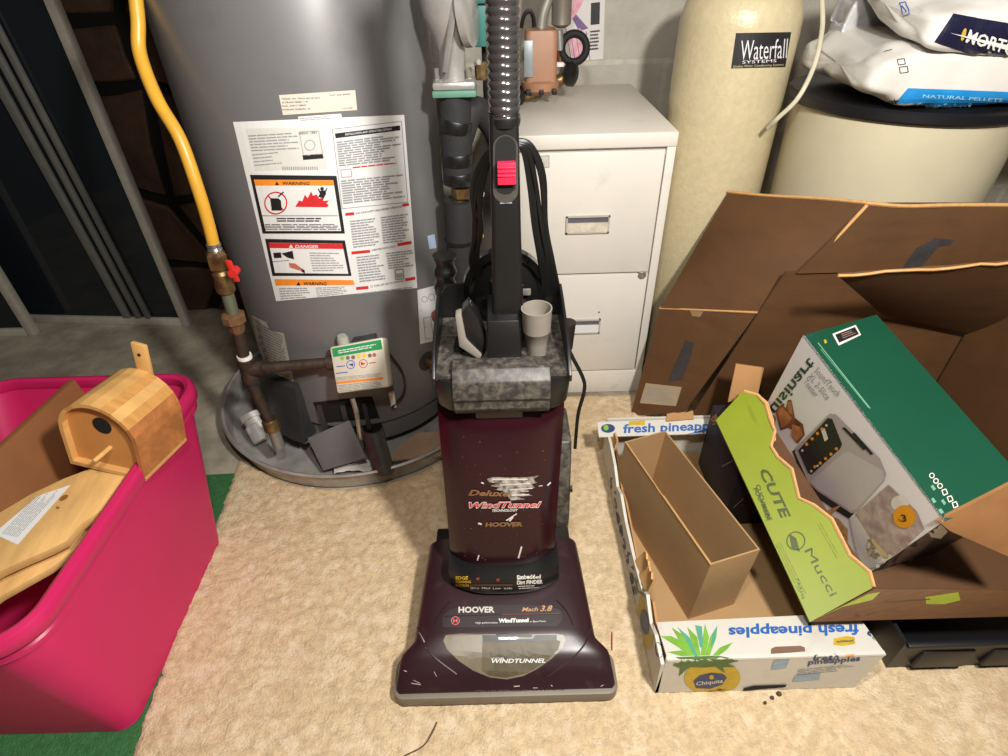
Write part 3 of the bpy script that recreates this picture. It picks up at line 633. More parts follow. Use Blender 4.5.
o = b4m.build('clear_sack', M('clear_sack', (190, 190, 190), .12, var=.2, coat=.6, bump=.6, bscale=20), ang=180); tag(o, 'crumpled clear plastic sack behind the lower salt bag', 'sack')

# ------------------------------------------------------------------ circulators, pipes, poster
msil = M('cast_aluminium', (170, 167, 163), .34, .4, var=.1, scale=30, bump=.15)
mfoam = M('black_pipe_foam', (36, 36, 38), .75, var=.2, scale=20, bump=.3); mtape = M('black_tape', (18, 18, 19), .4)
px = AY(452, 60, 1.2).x
hd = thing('mixing_pump', (px, 1.2, 0), 'silver cast pump on foam-wrapped pipe beside the water heater', 'pump')
z_f = AY(452, 86, 1.2).z
mb = MB().lathe((px, 1.2, z_f), [(.02, .0), (.026, .01), (.024, .03), (.025, .06), (.034, .085), (.047, .115), (.052, .15), (.046, .19), (.03, .21)], 24)
mb.build('pump_casting', msil, hd)
MB().lathe((px+.036, 1.19, z_f+.12), [(.052, -.012), (.056, -.010), (.056, .002), (.05, .006)], 24, (.97, -.2, .1)).build('pump_cover', msil, hd)
MB().obox((px-.018, 1.155, z_f+.03), (.012, -.008, 0), (0, .02, 0), (.03, -.005, .12)).build('rib', msil, hd, bevel=.003)
for dx, dz in ((.045, .045), (.043, .16), (.012, .18)):
    MB().lathe((px+dx, 1.15, z_f+dz), [(.005, 0), (.005, .012)], 6, (.5, -.8, .2)).build('cover_bolt', msil, hd)
MB().box((px-.038, 1.165, z_f-.002), (px+.042, 1.235, z_f+.012)).build('flange', msil, hd, bevel=.005)
MB().box((px-.039, 1.163, z_f-.014), (px+.043, 1.237, z_f-.002)).build('gasket', M('green_gasket', (92, 136, 116), .6), hd, bevel=.003)
for sx in (-.028, .032):
    MB().lathe((px+sx, 1.175, z_f+.008), [(.008, 0), (.008, .008), (.005, .009), (.005, .026)], 6).build('bolt', mchr, hd)
z_b = AY(455, 183, 1.2).z; z_c = AY(455, 200, 1.2).z
MB().tube([(px, 1.2, z_f-.014), (px-.004, 1.2, z_b)], [.031, .032], 18).build('foam_sleeve', mfoam, hd)
for z_, tl in ((z_f-.07, .02), (z_b+.05, .0), (z_b+.012, .0)):
    MB().tube([(px-.034, 1.2, z_-tl*.3), (px, 1.2, z_+tl)], .001, 4)
    a = Vector((0, 0, z_)); ring = MB().lathe((px-.002, 1.2, z_), [(.0325, -.012), (.0335, -.010), (.0335, .010), (.0325, .012)], 18, (tl*12, 0, 1)); ring.build('tape_wrap', mtape, hd)
MB().tube([(px-.004, 1.2, z_b+.002), (px-.004, 1.2, z_c-.004)], .016, 12).build('brass_coupling', mbrass, hd)
MB().lathe((px+.004, 1.195, (z_b+z_c)/2-.008), [(.024, 0), (.024, .02)], 6).build('brass_nut', mbrass, hd)
MB().tube([(px-.006, 1.2, z_c), (px-.008, 1.2, z_c-.1), (px-.008, 1.2, .02)], [.032, .034, .036], 18).build('lower_sleeve', mfoam, hd)
for z_ in (z_c-.09, z_c-.2):
    MB().lathe((px-.008, 1.2, z_), [(.034, -.004), (.0375, -.002), (.0375, .002), (.034, .004)], 18).build('sleeve_tie', mtape, hd)
MB().tube(spline([(px+.005, 1.21, z_f-.10), (px+.03, 1.225, z_f-.05), (px+.06, 1.25, z_f-.07), (px+.085, 1.265, z_f-.12), (px+.09, 1.265, z_f-.2)], 5), .026, 14).build('branch_sleeve', mfoam, hd)
MB().lathe((px+.052, 1.235, z_f+.004), [(.012, 0), (.012, .03)], 8).build('union_nut', mbrass, hd)
wt = AY(474, 192, 1.18)
MB().lathe(wt, [(.012, 0), (.012, .02)], 12, (.6, -.8, 0)).build('white_cap', mpvc, hd)
tg = AY(478, 215, 1.17); o = MB().obox(tg, (.006, 0, 0), (0, .002, 0), (.004, 0, -.05)).build('yellow_tag', myel); tag(o, 'small yellow tag strip hanging behind the vacuum cord', 'tag')
# teal pump head behind the hose
tp = thing('teal_pump', AY(483, 30, 1.32), 'teal painted pump housing behind the chrome vacuum hose', 'pump')
q = AY(480, 46, 1.32); q2 = AY(512, 6, 1.32)
mtl = M('teal_paint', (62, 118, 110), .4, var=.06)
MB().box((q.x-.012, 1.30, q.z), (q2.x, 1.40, q2.z+.004)).build('housing', mtl, tp, bevel=.004)
MB().box((q.x-.008, 1.295, q2.z+.006), (q2.x-.004, 1.405, q2.z+.05)).build('cover', mtl, tp, bevel=.005)
MB().tube([(q.x+.02, 1.35, .755), (q.x+.02, 1.35, q.z)], .018, 12).build('pipe', M('dark_pipe', (60, 58, 56), .5, .4), tp)
MB().box((q.x+.03, 1.298, q.z-.04), (q2.x, 1.36, q.z)).build('connection_block', mpaper, tp, bevel=.003)
# brown circulator
mbr = M('bronze_paint', (166, 122, 94), .5, var=.08, scale=20)
cp0 = AZ(541, 95, .73); by = 1.62
bp = thing('circulator_pump', AY(541, 92, by), 'brown circulator pump on brass fittings above the filing cabinet', 'pump')
def bx(u, v): return AY(u, v, by)
l, r, zt, zb = bx(524, 40).x, bx(557, 40).x, bx(540, 28).z, bx(540, 80).z
mb = MB(); cxp = (l+r)/2; hw = (r-l)/2
def rr(cx, cy_, hx, hy, z, k=.3, n=6):
    out = []
    for sx, sy, a0 in ((1, 1, 0), (-1, 1, 90), (-1, -1, 180), (1, -1, 270)):
        for i in range(n+1):
            a = math.radians(a0+90*i/n); rad = k*min(hx, hy)
            out.append(Vector((cx+sx*(hx-rad)+rad*math.cos(a), cy_+sy*(hy-rad)+rad*math.sin(a), z)))
    return out
mb.loft([rr(cxp, by, hw*.96, .045, zb, .35), rr(cxp, by, hw*.96, .045, zt-.012, .35), rr(cxp, by, hw*.90, .042, zt-.002, .35), rr(cxp, by, hw*.7, .03, zt, .35)]).build('motor_case', mbr, bp)
MB().box((l-.002, by-.05, zb+.015), (l+.02, by-.0455, zt-.02)).build('data_plate', M('plate_grey', (150, 156, 160), .4, .3), bp, bevel=.001)
MB().lathe((cxp, by-.01, zb-.03), [(hw*.5, 0), (hw*.85, .006), (hw*1.15, .012), (hw*1.2, .03), (hw*1.0, .034)], 28).build('volute', mbr, bp)
for sx in (-.8, 0, .8): MB().box((cxp+sx*hw-.006, by-.06, zb-.025), (cxp+sx*hw+.006, by-.045, zb-.012)).build('bolt', M('dark_bolt', (50, 36, 30), .5, .5), bp, bevel=.002)
zf = bx(560, 82).z
MB().tube([bx(541, 92), bx(527, 96), bx(512, 97)], .013, 12).build('inlet_pipe', mbrass, bp)
MB().tube([bx(552, 84), bx(566, 77)], [.016, .014], 12).build('outlet_pipe', mbrass, bp)
c = bx(571, 73); MB().lathe(c-Vector((.012, 0, 0)), [(.02, 0), (.03, .006), (.03, .02), (.02, .026)], 20, (.85, -.5, 0)).build('rubber_coupling', mblack, bp)
MB().lathe(bx(523, 93)-Vector((.004, .02, 0)), [(.018, 0), (.024, .004), (.024, .02), (.018, .024)], 20, (-.9, -.4, 0)).build('rubber_coupling', mblack, bp)
c = bx(574, 48); 
ring = MB(); ps = arc(c, .031, 0, 2*math.pi, 28, Vector((1, 0, 0)), Vector((0, .25, .97)))
ring.tube(ps, .0095, 10).build('cable_loop', M('rubber_cable', (14, 14, 14), .75), bp)
MB().tube([bx(560, 64), bx(560, 50)], .008, 12).build('copper_pipe', M('copper_pipe', (160, 104, 70), .35, .8), bp)
MB().tube([bx(560, 50), bx(559, 30)], [.011, .01], 12).build('grey_pipe', M('dull_steel', (150, 150, 146), .4, .6), bp)
MB().lathe(bx(560, 66), [(.013, 0), (.013, .008), (.01, .01)], 12).build('white_collar', mpvc, bp)
a = bx(561, 28)
MB().lathe(a, [(.010, 0), (.018, .004), (.024, .008), (.024, .075), (.026, .078), (.026, .22), (.02, .225)], 24).build('steel_canister', M('canister_steel', (150, 142, 132), .4, .6, var=.08), bp)
MB().tube(spline([bx(541, 28), bx(543, 14), bx(549, -6), bx(552, -40)], 8), .013, 12).build('flexible_conduit', M('conduit_grey', (164, 160, 150), .4, .5), bp)
MB().tube(spline([bx(534, 27), bx(533, 16), bx(529, 11), bx(524, 16), bx(521, 28)], 6), .005, 8).build('motor_cable', mblack, bp)
# poster
a, b, c, d = AY(556, -30, 1.882), AY(606, -32, 1.882), AY(603, 59, 1.882), AY(572, 62, 1.882)
pb_ = MB().prism([a, b, c, d], (0, -.0015, 0)); PSS = pb_.bvh()
po = pb_.build('poster', M('poster_paper', (216, 210, 206), .6, var=.04), smooth=False); tag(po, 'pink and white printed sheet pinned on the block wall', 'poster')
dec('pink_shape', M('pink_print', (214, 120, 146), .6, var=.4, scale=30, rgb2=(236, 200, 208)), po, .0008, lambda D: (D.poly([(563, -5), (586, -5), (578, 12), (566, 26), (561, 28)]), D.poly([(565, 40), (580, 28), (590, 48), (580, 58), (566, 56)])), PSS)
dec('photo_block', mink, po, .0008, lambda D: (D.quad((591, 3), (600, 2), (599.5, 24), (590.5, 25)), D.lines((590, 30), (600, 29), (600, 50), (590, 51), 6, .5)), PSS)
dec('grid_lines', M('violet_print', (120, 90, 140), .6), po, .0011, lambda D: ([D.line((563, 36+i*5), (588, 28+i*5.4), .6) for i in range(6)], [D.line((566+i*5, 36-i*1.2), (570+i*5, 60), .6) for i in range(5)]), PSS)

# ------------------------------------------------------------------ upright vacuum cleaner
mwine = M('burgundy_plastic', (46, 25, 31), .34, var=.12, scale=12, spec=.5)
overlay(mwine, (96, 78, 70), 30, .60, .82, .35)
mdoor = M('burgundy_gloss', (43, 13, 21), .2, var=.08, scale=10, spec=.3)
mtaupe = M('taupe_bumper', (120, 110, 96), .5, var=.08)
mvblk = M('vacuum_black', (19, 18, 18), .4, var=.15, scale=20); mdust = M('dusty_black', (44, 42, 40), .5, var=.15); overlay(mdust, (140, 130, 116), 90, .42, .80, .6)
VX = -.012
vc = thing('vacuum_cleaner', (VX, .6, .010), 'burgundy upright vacuum cleaner with ribbed silver hose on the beige carpet', 'vacuum cleaner')
G = .012     # stands on the carpet pile
def hoodz(y):
    t = (y-.452)/.255
    pts = [(0, .044), (.06, .066), (.15, .084), (.27, .096), (.5, .108), (.8, .122), (1, .124)]
    for (a, za), (b, zb_) in zip(pts, pts[1:]):
        if t <= b: 
            k = max(0, (t-a)/(b-a)); return za+(zb_-za)*k
    return pts[-1][1]
def hoodw(y):
    if y < .496: return .188-.005*max(0, (y-.45)/.046)
    if y < .526: k = (y-.496)/.03; k = k*k*(3-2*k); return .183-.022*k
    return .161-.012*min(1, (y-.526)/.18)
secs = []
for i in range(41):
    y = .450+.255*i/40; zt = hoodz(y); wd = hoodw(y); row = []
    if i == 0: wd -= .006
    for j in range(33):
        a = math.pi-math.pi*j/32; cs, sn = math.cos(a), math.sin(a); p = .28
        row.append(Vector((VX+wd*math.copysign(abs(cs)**p, cs), y, .034+(zt-.034)*abs(sn)**p*(1-.10*abs(cs)**2))))
    secs.append(row+[Vector((VX+wd, y, .03)), Vector((VX-wd, y, .03))])
mb = MB().loft(secs); HS = mb.bvh(); hood = mb.build('nozzle_hood', mwine, vc)
mb = MB().loft([[Vector((p.x, p.y, z)) for p in rr(VX, .478, .192, .037, 0, .5)] for z in (G, .040)]); mb.build('bumper', mtaupe, vc, bevel=.003)
MB().box((VX-.14, .50, G), (VX+.14, .78, .06)).build('sole', mvblk, vc, bevel=.004)
for sx in (-1, 1):
    MB().lathe((VX+sx*.09, .74, G+.035), [(.034, -.014), (.036, -.012), (.036, .012), (.034, .014)], 24, (1, 0, 0)).build('wheel', mvblk, vc)
# print on the hood
def n7(x, y): return (390+x/4.2, 580+y/4.2)
wn = dec('brush_window', M('dusty_window', (120, 110, 92), .35, var=.2, scale=18, coat=.2), hood, .0012, lambda D: D.poly([n7(*p) for p in [(235, 232), (300, 226), (390, 228), (460, 228), (600, 228), (690, 226), (728, 232), (738, 252), (722, 290), (680, 330), (620, 372), (560, 402), (490, 416), (420, 408), (350, 380), (290, 340), (240, 292), (224, 255)]]), HS)
dec('window_insert', M('window_dirt', (92, 82, 62), .5, var=.3, scale=40), wn, .0018, lambda D: D.poly([n7(*p) for p in [(388, 258), (450, 262), (560, 256), (700, 252), (716, 258), (706, 292), (650, 342), (586, 386), (490, 408), (420, 400), (386, 380)]]), HS)
dec('window_slot', mvblk, wn, .002, lambda D: (D.poly([n7(*p) for p in [(444, 224), (596, 224), (596, 240), (444, 240)]]), D.poly([n7(*p) for p in [(388, 232), (450, 232), (460, 250), (600, 248), (610, 232), (700, 230), (700, 254), (560, 258), (450, 264), (390, 258)]])), HS)
dec('window_text', mpaper, wn, .0026, lambda D: (D.text('WINDTUNNEL', n7(426, 347), (54, -.4), (.3, -4), .02, .2), D.text('HOOVER', n7(424, 332), (13, -.1), (.2, -1.8), .0)), HS)
badge = dec('badge_panel', M('badge_grey', (44, 32, 36), .45, var=.06), hood, .001, lambda D: (D.poly([n7(*p) for p in [(222, 152), (250, 128), (300, 112), (430, 106), (560, 104), (670, 110), (712, 128), (722, 140), (480, 144)]]), D.poly([n7(*p) for p in [(220, 156), (480, 148), (724, 146), (720, 172), (700, 196), (560, 196), (400, 200), (222, 200)]])), HS)
dec('badge_name', M('silver_ink', (206, 198, 188), .4), badge, .0018, lambda D: D.text('HOOVER', n7(288, 138), (36, -.2), (0, -5.6), .035), HS)
dec('badge_model', M('copper_ink', (196, 150, 104), .4), badge, .0018, lambda D: (D.text('Mach', n7(554, 133), (16, -.2), (.3, -4), .015, .2), D.text('3.8', n7(630, 132), (12, -.2), (.5, -5.6), .02, .25)), HS)
dec('badge_line', M('rust_ink', (120, 66, 48), .5), badge, .0016, lambda D: D.line(n7(470, 146), n7(716, 142), .6, 8), HS)
dec('badge_seal', M('pink_red', (206, 104, 104), .5), badge, .0018, lambda D: (D.ring(n7(275, 172), 4.3, .8), D.text('H', n7(266, 179), (4.2, 0), (0, -3.4), .04)), HS)
dec('badge_print', mpaper, badge, .0018, lambda D: (D.text('High performance', n7(360, 185), (22, -.4), (0, -1.8)), D.text('WindTunnel', n7(456, 180), (30, -.6), (0, -3.8), .05), D.text('in Bare Floor', n7(588, 179), (16, -.3), (0, -1.8))), HS)
dec('front_print', M('faded_ink', (116, 96, 90), .5), hood, .0012, lambda D: D.text('12" WINDTUNNEL CLEANING', n7(360, 472), (88, -1), (.3, -2.4), .01), HS)
scr = M('scratch', (170, 160, 156), .5)
dec('scratch', scr, hood, .0012, lambda D: ([D.line(n7(*a), n7(*b), w_) for a, b, w_ in [((90, 432), (130, 438), .9), ((100, 420), (126, 432), .6), ((60, 380), (72, 384), .9), ((186, 384), (196, 404), .5), ((520, 446), (545, 444), 1), ((884, 446), (896, 440), .8), ((124, 222), (146, 262), 1.2), ((150, 284), (170, 306), .6), ((600, 452), (620, 452), .7), ((676, 440), (682, 446), .9)]]), HS)
for q in ([(112, 190), (130, 240), (156, 290), (200, 336), (280, 396)], [(846, 200), (822, 260), (788, 306), (736, 352), (660, 404)], [(250, 90), (216, 130), (186, 180)], [(700, 84), (742, 130), (770, 190)]):
    pts = []
    for x, y in spline([Vector((a, b, 0)) for a, b in q], 5) and [(p.x, p.y) for p in spline([Vector((a, b, 0)) for a, b in q], 5)]:
        h = HS.ray_cast(CAM, ray(*n7(x, y)).normalized())
        if h[0]: pts.append(h[0])
    MB().tube(pts, .0016, 6).build('hood_ridge', mwine, hood)
# dirt bag door
def dy(z): return .603+(z-.14)/.345*.062
secs = []
for i in range(25):
    z = .155+.325*i/24; t = i/24; wd = .0945+.0065*t; yf = dy(z)
    if t > .9: yf += .012*((t-.9)/.1)**2
    if t < .1: yf += .008*((.1-t)/.1)**2
    row = []
    for j in range(25):
        x = -1+2*j/24; row.append(Vector((VX+.006*t+wd*x, yf+.030*abs(x)**3.2, z)))
    secs.append(row+[Vector((VX+.006*t+wd+.002, yf+.10, z)), Vector((VX+.006*t-wd-.002, yf+.10, z))])
mb = MB().loft(secs); DSF = mb.bvh(); door = mb.build('bag_door', mdoor, vc)
MB().box((VX-.034, .662, .468), (VX+.040, .69, .492)).build('door_latch', mwine, vc, bevel=.004)
secs = [[Vector((p.x, p.y, z)) for p in rr(VX+.004, y_, w_, .065, 0, .4)] for z, y_, w_ in ((.09, .735, .095), (.2, .745, .1), (.5, .79, .104), (.545, .79, .104))]
MB().loft(secs).build('body_housing', mvblk, vc)
MB().loft([[Vector((p.x, p.y, z)) for p in rr(VX+.108, y_, .014, .045, 0, .5)] for z, y_ in ((.20, .705), (.23, .70), (.37, .725), (.39, .735))]).build('side_vent', mdust, vc, bevel=.003)
MB().lathe((VX+.124, .70, .262), [(.006, 0), (.006, .006)], 8, (1, 0, 0)).build('side_screw', mvblk, vc)
# print on the door
def n8(x, y): return (440+x/3.778, 420+y/3.778)
wh = M('white_ink', (214, 208, 200), .45)
tor = [D_ for D_ in [[(178, 222), (200, 214), (260, 216), (330, 214), (372, 208), (352, 224), (368, 236), (344, 240), (358, 254), (326, 256), (336, 270), (300, 272), (350, 284), (290, 288), (322, 298), (268, 302), (258, 290), (252, 276), (232, 266), (206, 262), (228, 254), (192, 248), (216, 238), (186, 234)]]]
dec('tornado_mark', M('tornado_ink', (190, 184, 172), .45, var=.5, scale=140, rgb2=(60, 34, 38)), door, .001, lambda D: [D.poly([n8(*p) for p in q]) for q in tor], DSF)
dec('tornado_streak', wh, door, .0014, lambda D: [D.line(n8(*a), n8(*b), w_, 4) for a, b, w_ in [((196, 222), (330, 222), 1.2), ((226, 244), (340, 238), 1.0), ((262, 262), (350, 256), 1.0), ((270, 282), (336, 280), 1.2), ((156, 234), (166, 238), 1.3), ((404, 246), (416, 234), 1.4), ((372, 248), (386, 246), .8), ((262, 380), (276, 364), 1.8), ((250, 378), (290, 352), 1.2), ((296, 520), (308, 476), 1.6), ((142, 528), (148, 508), 1.2), ((145, 388), (158, 392), 1.8)]], DSF)
dec('gold_text', M('old_gold_ink', (132, 96, 62), .45), door, .0018, lambda D: (D.text('Deluxe', n8(108, 282), (40, 1), (.8, -5.5), .03, .25), D.text('HOOVER', n8(172, 400), (37, -.5), (.4, -4), .05)), DSF)
dec('red_text_edge', wh, door, .002, lambda D: D.text('WindTunnel', n8(104, 330), (72.5, -.6), (1.4, -5.9), .05, .2), DSF)
dec('red_text', M('logo_red', (200, 30, 52), .4), door, .0024, lambda D: D.text('WindTunnel', n8(107, 328), (71, -.6), (1.4, -5), .015, .2), DSF)
dec('tech_text', wh, door, .0026, lambda D: D.text('TECHNOLOGY', n8(196, 343), (26, -.5), (.4, -2.4), .03, .2), DSF)
dec('door_dust', M('dust_specks', (120, 84, 80), .6), door, .001, lambda D: [D.disc((440+random.uniform(20, 105), 420+random.uniform(12, 150)), random.uniform(.2, .55), n=6) for _ in range(60)], DSF)
# dirt finder panel
secs = []
for i in range(7):
    z = .118+.045*i/6; row = []
    k = .006*(abs(i-3)/3)**2
    for j in range(21):
        x = -1+2*j/20; row.append(Vector((VX+.002+.099*x, .578+k+.026*abs(x)**3, z)))
    secs.append(row+[Vector((VX+.101, .66, z)), Vector((VX-.097, .66, z))])
mb = MB().loft(secs); FS = mb.bvh(); fp = mb.build('indicator_panel', mvblk, vc)
dec('indicator_text', wh, fp, .001, lambda D: (D.text('Embedded', (517, 579), (23.5, -1), (0, -3.4), .03), D.text('Dirt FINDER', (517, 584), (25.5, -1), (0, -3.6), .04), D.lines((518, 585), (542, 584), (540, 588), (519, 589), 2, .35), [D.text(s_, (471+i*11, 588.5+.1*i), (8, -.1), (0, -1.8)) for i, s_ in enumerate(('Dirt-o', 'Med', 'Low', 'H-Min'))]), FS)
dec('indicator_gold', M('gold_label', (196, 160, 40), .45), fp, .001, lambda D: (D.text('EDGE', (456, 579), (12, .3), (0, -3), .03), D.text('CLEANING', (456, 582.5), (15, .2), (0, -2.4), .02), D.text('SUCTION', (456, 586), (13, .2), (0, -2.2), .02)), FS)
dec('indicator_lamp', M('lamp_red', (120, 40, 30), .3), fp, .0012, lambda D: (D.disc((478, 579), 1.6, 1.2), D.disc((498, 580), 1.6, 1.2)), FS)
dec('indicator_strip', M('strip_brown', (70, 44, 40), .4), fp, .001, lambda D: D.quad((470, 584), (513, 583.5), (513, 585.5), (470, 585.8), 4), FS)
# tool tray
TX = VX+.009
MB().loft([[Vector((p.x, p.y, z)) for p in rr(TX, y_, w_, d_, 0, .28)] for z, y_, w_, d_ in ((.488, .745, .092, .085), (.50, .745, .099, .093), (.535, .745, .101, .097), (.55, .747, .101, .095))]).build('tray_base', mvblk, vc)
MB().prism([Vector((TX-.072, .652, .49)), Vector((TX-.072, .643, .505)), Vector((TX-.072, .646, .518)), Vector((TX-.072, .640, .524)), Vector((TX-.072, .646, .552)), Vector((TX-.072, .662, .566)), Vector((TX-.072, .69, .566)), Vector((TX-.072, .69, .49))], (.142, 0, 0)).build('tray_front', mdust, vc, bevel=.002)
MB().box((TX-.098, .66, .548), (TX+.098, .825, .555)).build('tray_floor', mdust, vc)
for sx in (-1, 1):
    x0 = TX+sx*.096
    MB().prism([Vector((x0, .652, .545)), Vector((x0, .652, .556)), Vector((x0, .69, .585)), Vector((x0, .79, .606)), Vector((x0, .83, .610)), Vector((x0, .83, .545))], (sx*.005, 0, 0)).build('tray_side', mvblk, vc, bevel=.001)
bw = [Vector((TX-.100, .828, .545)), Vector((TX+.100, .828, .545)), Vector((TX+.100, .828, .592)), Vector((TX+.086, .828, .612)), Vector((TX+.045, .828, .615)), Vector((TX+.035, .828, .59)), Vector((TX-.035, .828, .59)), Vector((TX-.05, .828, .615)), Vector((TX-.086, .828, .612)), Vector((TX-.100, .828, .592))]
MB().prism(bw, (0, .006, 0)).build('tray_back', mvblk, vc)
MB().prism([Vector((VX-.014, .685, .555)), Vector((VX+.040, .685, .555)), Vector((VX+.036, .70, .622)), Vector((VX-.010, .70, .622))], (0, .08, .0)).build('handle_socket', mvblk, vc, bevel=.003)
# handle
HXc = .0085
def hy(z): return .735+(z-.6)*.06
secs = []
for z, wd, dp in ((.575, .025, .020), (.60, .0245, .020), (.64, .0225, .019), (.74, .020, .018), (.86, .0185, .017), (.888, .018, .017)):
    secs.append([Vector((p.x, p.y, z)) for p in rr(HXc, hy(z), wd, dp, 0, .4)])
mb = MB().loft(secs); HDS = mb.bvh(); hn = mb.build('handle', mvblk, vc)
MB().tube([(HXc, hy(.87)+.03, .80), (HXc, hy(.95)+.028, .95), (HXc, hy(1.08)+.028, 1.08), (HXc+.0, hy(1.08)+.06, 1.13), (HXc, hy(1.08)+.12, 1.14)], .013, 12).build('handle_grip', mvblk, vc)
def slotc(v): return AY(505, v, hy(.8)-.02)
def rslot(D, c0, c1, rad):
    pts = [(c1[0]+rad*math.cos(math.pi*i/10), c1[1]+rad*math.sin(math.pi*i/10)) for i in range(11)]+[(c0[0]-rad*math.cos(math.pi*i/10), c0[1]-rad*math.sin(math.pi*i/10)) for i in range(11)]
    D.poly(pts)
dec('slot_rim', M('slot_grey', (64, 60, 57), .3), hn, .0008, lambda D: rslot(D, (505.5, 147), (505.5, 191), 12.2), HDS)
dec('slot', mblk2, hn, .0014, lambda D: (rslot(D, (505.5, 146), (505.5, 184), 10.2)), HDS)
p = AY(506.5, 171, hy(.81)-.017)
sl = MB().box((p.x-.0115, p.y-.010, p.z-.0145), (p.x+.0115, p.y+.002, p.z+.0125)); 
for k in range(3): sl.box((p.x-.0115, p.y-.0118, p.z-.004+k*.005), (p.x+.0115, p.y-.0095, p.z-.0015+k*.005))
sl.build('slide_switch', M('red_switch', (206, 34, 66), .38, var=.04), hn, bevel=.0015)
dec('handle_mark', mgrey, hn, .0008, lambda D: D.line((500, 203), (512, 202.6), 1), HDS)
# ribbed hose
mhose = M('grey_ribbed_hose', (72, 70, 70), .2, .6, var=.1, coat=.3)
prof = []; zz = .882; ztop = 1.12; N_ = 26
for i in range(N_*6+1):
    h = (ztop-zz)*i/(N_*6); t = (i % 6)/6; prof.append((.0182+.0016*abs(math.cos(math.pi*t)), h))
ax = Vector((0, .06, 1)).normalized()
MB().lathe((HXc+.001, hy(.882)-.002, zz), prof, 28, ax).build('hose', mhose, vc)
MB().lathe((HXc+.001, hy(.872)-.002, .872), [(.0185, 0), (.0200, .006), (.0190, .014)], 28, ax).build('hose_cuff', mvblk, vc)
# cord bundle, motor dome, side hose
mcord = M('black_cord', (16, 16, 17), .45)
random.seed(5)
for k in range(6):
    o1 = k*.0055; top = AY(532+k*1.2, 150-k*.6, .775); 
    pr_ = [AY(512, 146-k*1.2, .775), AY(523+k*1.5, 150-k, .778), AY(529+k*2.6+random.uniform(-2, 2), 185-2*k, .785+.004*(k % 2)), AY(533+k*2.9+random.uniform(-2, 2), 225, .79+.004*(k % 3)), AY(540+k*2.6, 262, .80), AY(545+k*3.0, 300, .835), AY(540+k*3, 318, .84)]
    MB().tube(spline(pr_, 6), .0036, 7).build('cord_loop', mcord, vc)
for k in range(6):
    pr_ = [AY(500, 150-k, .775), AY(490-k*1.2, 158, .778), AY(482-k*2.0+random.uniform(-1, 1), 190, .785), AY(479-k*1.8+(k % 3)*3, 230, .80), AY(478-k*1.4, 262, .815), AY(486-k, 292, .838)]
    MB().tube(spline(pr_, 6), .0036, 7).build('cord_loop', mcord, vc)
MB().tube(spline([AY(548, 262, .80), AY(556, 300, .84), AY(564, 330, .84), AY(569, 350, .84), AY(583, 378, .85), AY(584, 392, .85), AY(578, 415, .85), AY(575, 448, .85)], 7), .0036, 8).build('power_cord', mcord, vc)
MB().tube([AY(568, 322, .835), AY(567, 348, .835)], [.014, .010], 12).build('cord_strain_relief', mvblk, vc)
MB().obox(AY(521, 296, .80), (.016, 0, 0), (0, .004, 0), (0, 0, .012)).build('cord_clip', mchr, vc, bevel=.002)
c = AY(505, 287, .845)
MB().lathe(c, [(.066, 0), (.07, .004), (.068, .02), (.058, .03), (.052, .026), (.03, .034), (.01, .036)], 40, (0, -1, .15)).build('motor_dome', M('gloss_black', (18, 18, 18), .15, coat=.5), vc)
prof = []
for i in range(61): prof.append((.0175+.0025*math.cos(i*math.pi/2.5), -.34*i/60))
hq = AY(446, 272, .865)
MB().lathe(hq+Vector((0, 0, .03)), prof[:12]+[(.018, -.07)]+[(r_-.002, h_) for r_, h_ in prof[13:]], 20, (.05, 0, 1)).build('lower_hose', mvblk, vc)
MB().lathe(AY(443, 316, .865), [(.0185, -.004), (.0205, -.003), (.0205, .005), (.0185, .006)], 20).build('hose_band', M('dull_red_band', (120, 44, 40), .5), vc)
# tools in the tray
mtool = M('grey_tool', (134, 126, 116), .5, var=.06)
ct = thing('crevice_adapter', (.052, .70, .556), 'grey tapered plastic hose adapter standing in the vacuum tray', 'vacuum tool')
c = AZ(537, 352, .556); c = Vector((c.x, c.y, .556))
MB().lathe(c, [(.0145, 0), (.0155, .018), (.0195, .040), (.0205, .041), (.0222, .076), (.0226, .078), (.0206, .078), (.019, .066), (.016, .03), (.012, .025)], 32, (-.02, -.02, 1)).build('cone', mtool, ct)
bt_ = thing('dusting_brush', AZ(470, 352, .556), 'black upholstery brush with grey edge leaning in the vacuum tray', 'vacuum tool')
yb = .70
edge_pts = [(455, 316), (461, 314), (466, 340), (482, 356), (479, 360), (459, 347)]
MB().prism([AY(u, v, yb) for u, v in edge_pts], (0, .018, 0)).build('edge_strip', mtool, bt_, bevel=.002)
MB().prism([AY(u, v, yb+.004) for u, v in [(461, 314), (468, 306), (478, 318), (486, 342), (483, 356), (467, 341)]], (0, .03, 0)).build('bristles', mblack, bt_, bevel=.003)
MB().prism([AY(u, v, yb+.02) for u, v in [(455, 345), (462, 350), (480, 362), (478, 368), (458, 366), (452, 358)]], (0, .03, 0)).build('brush_neck', mblack, bt_, bevel=.004)
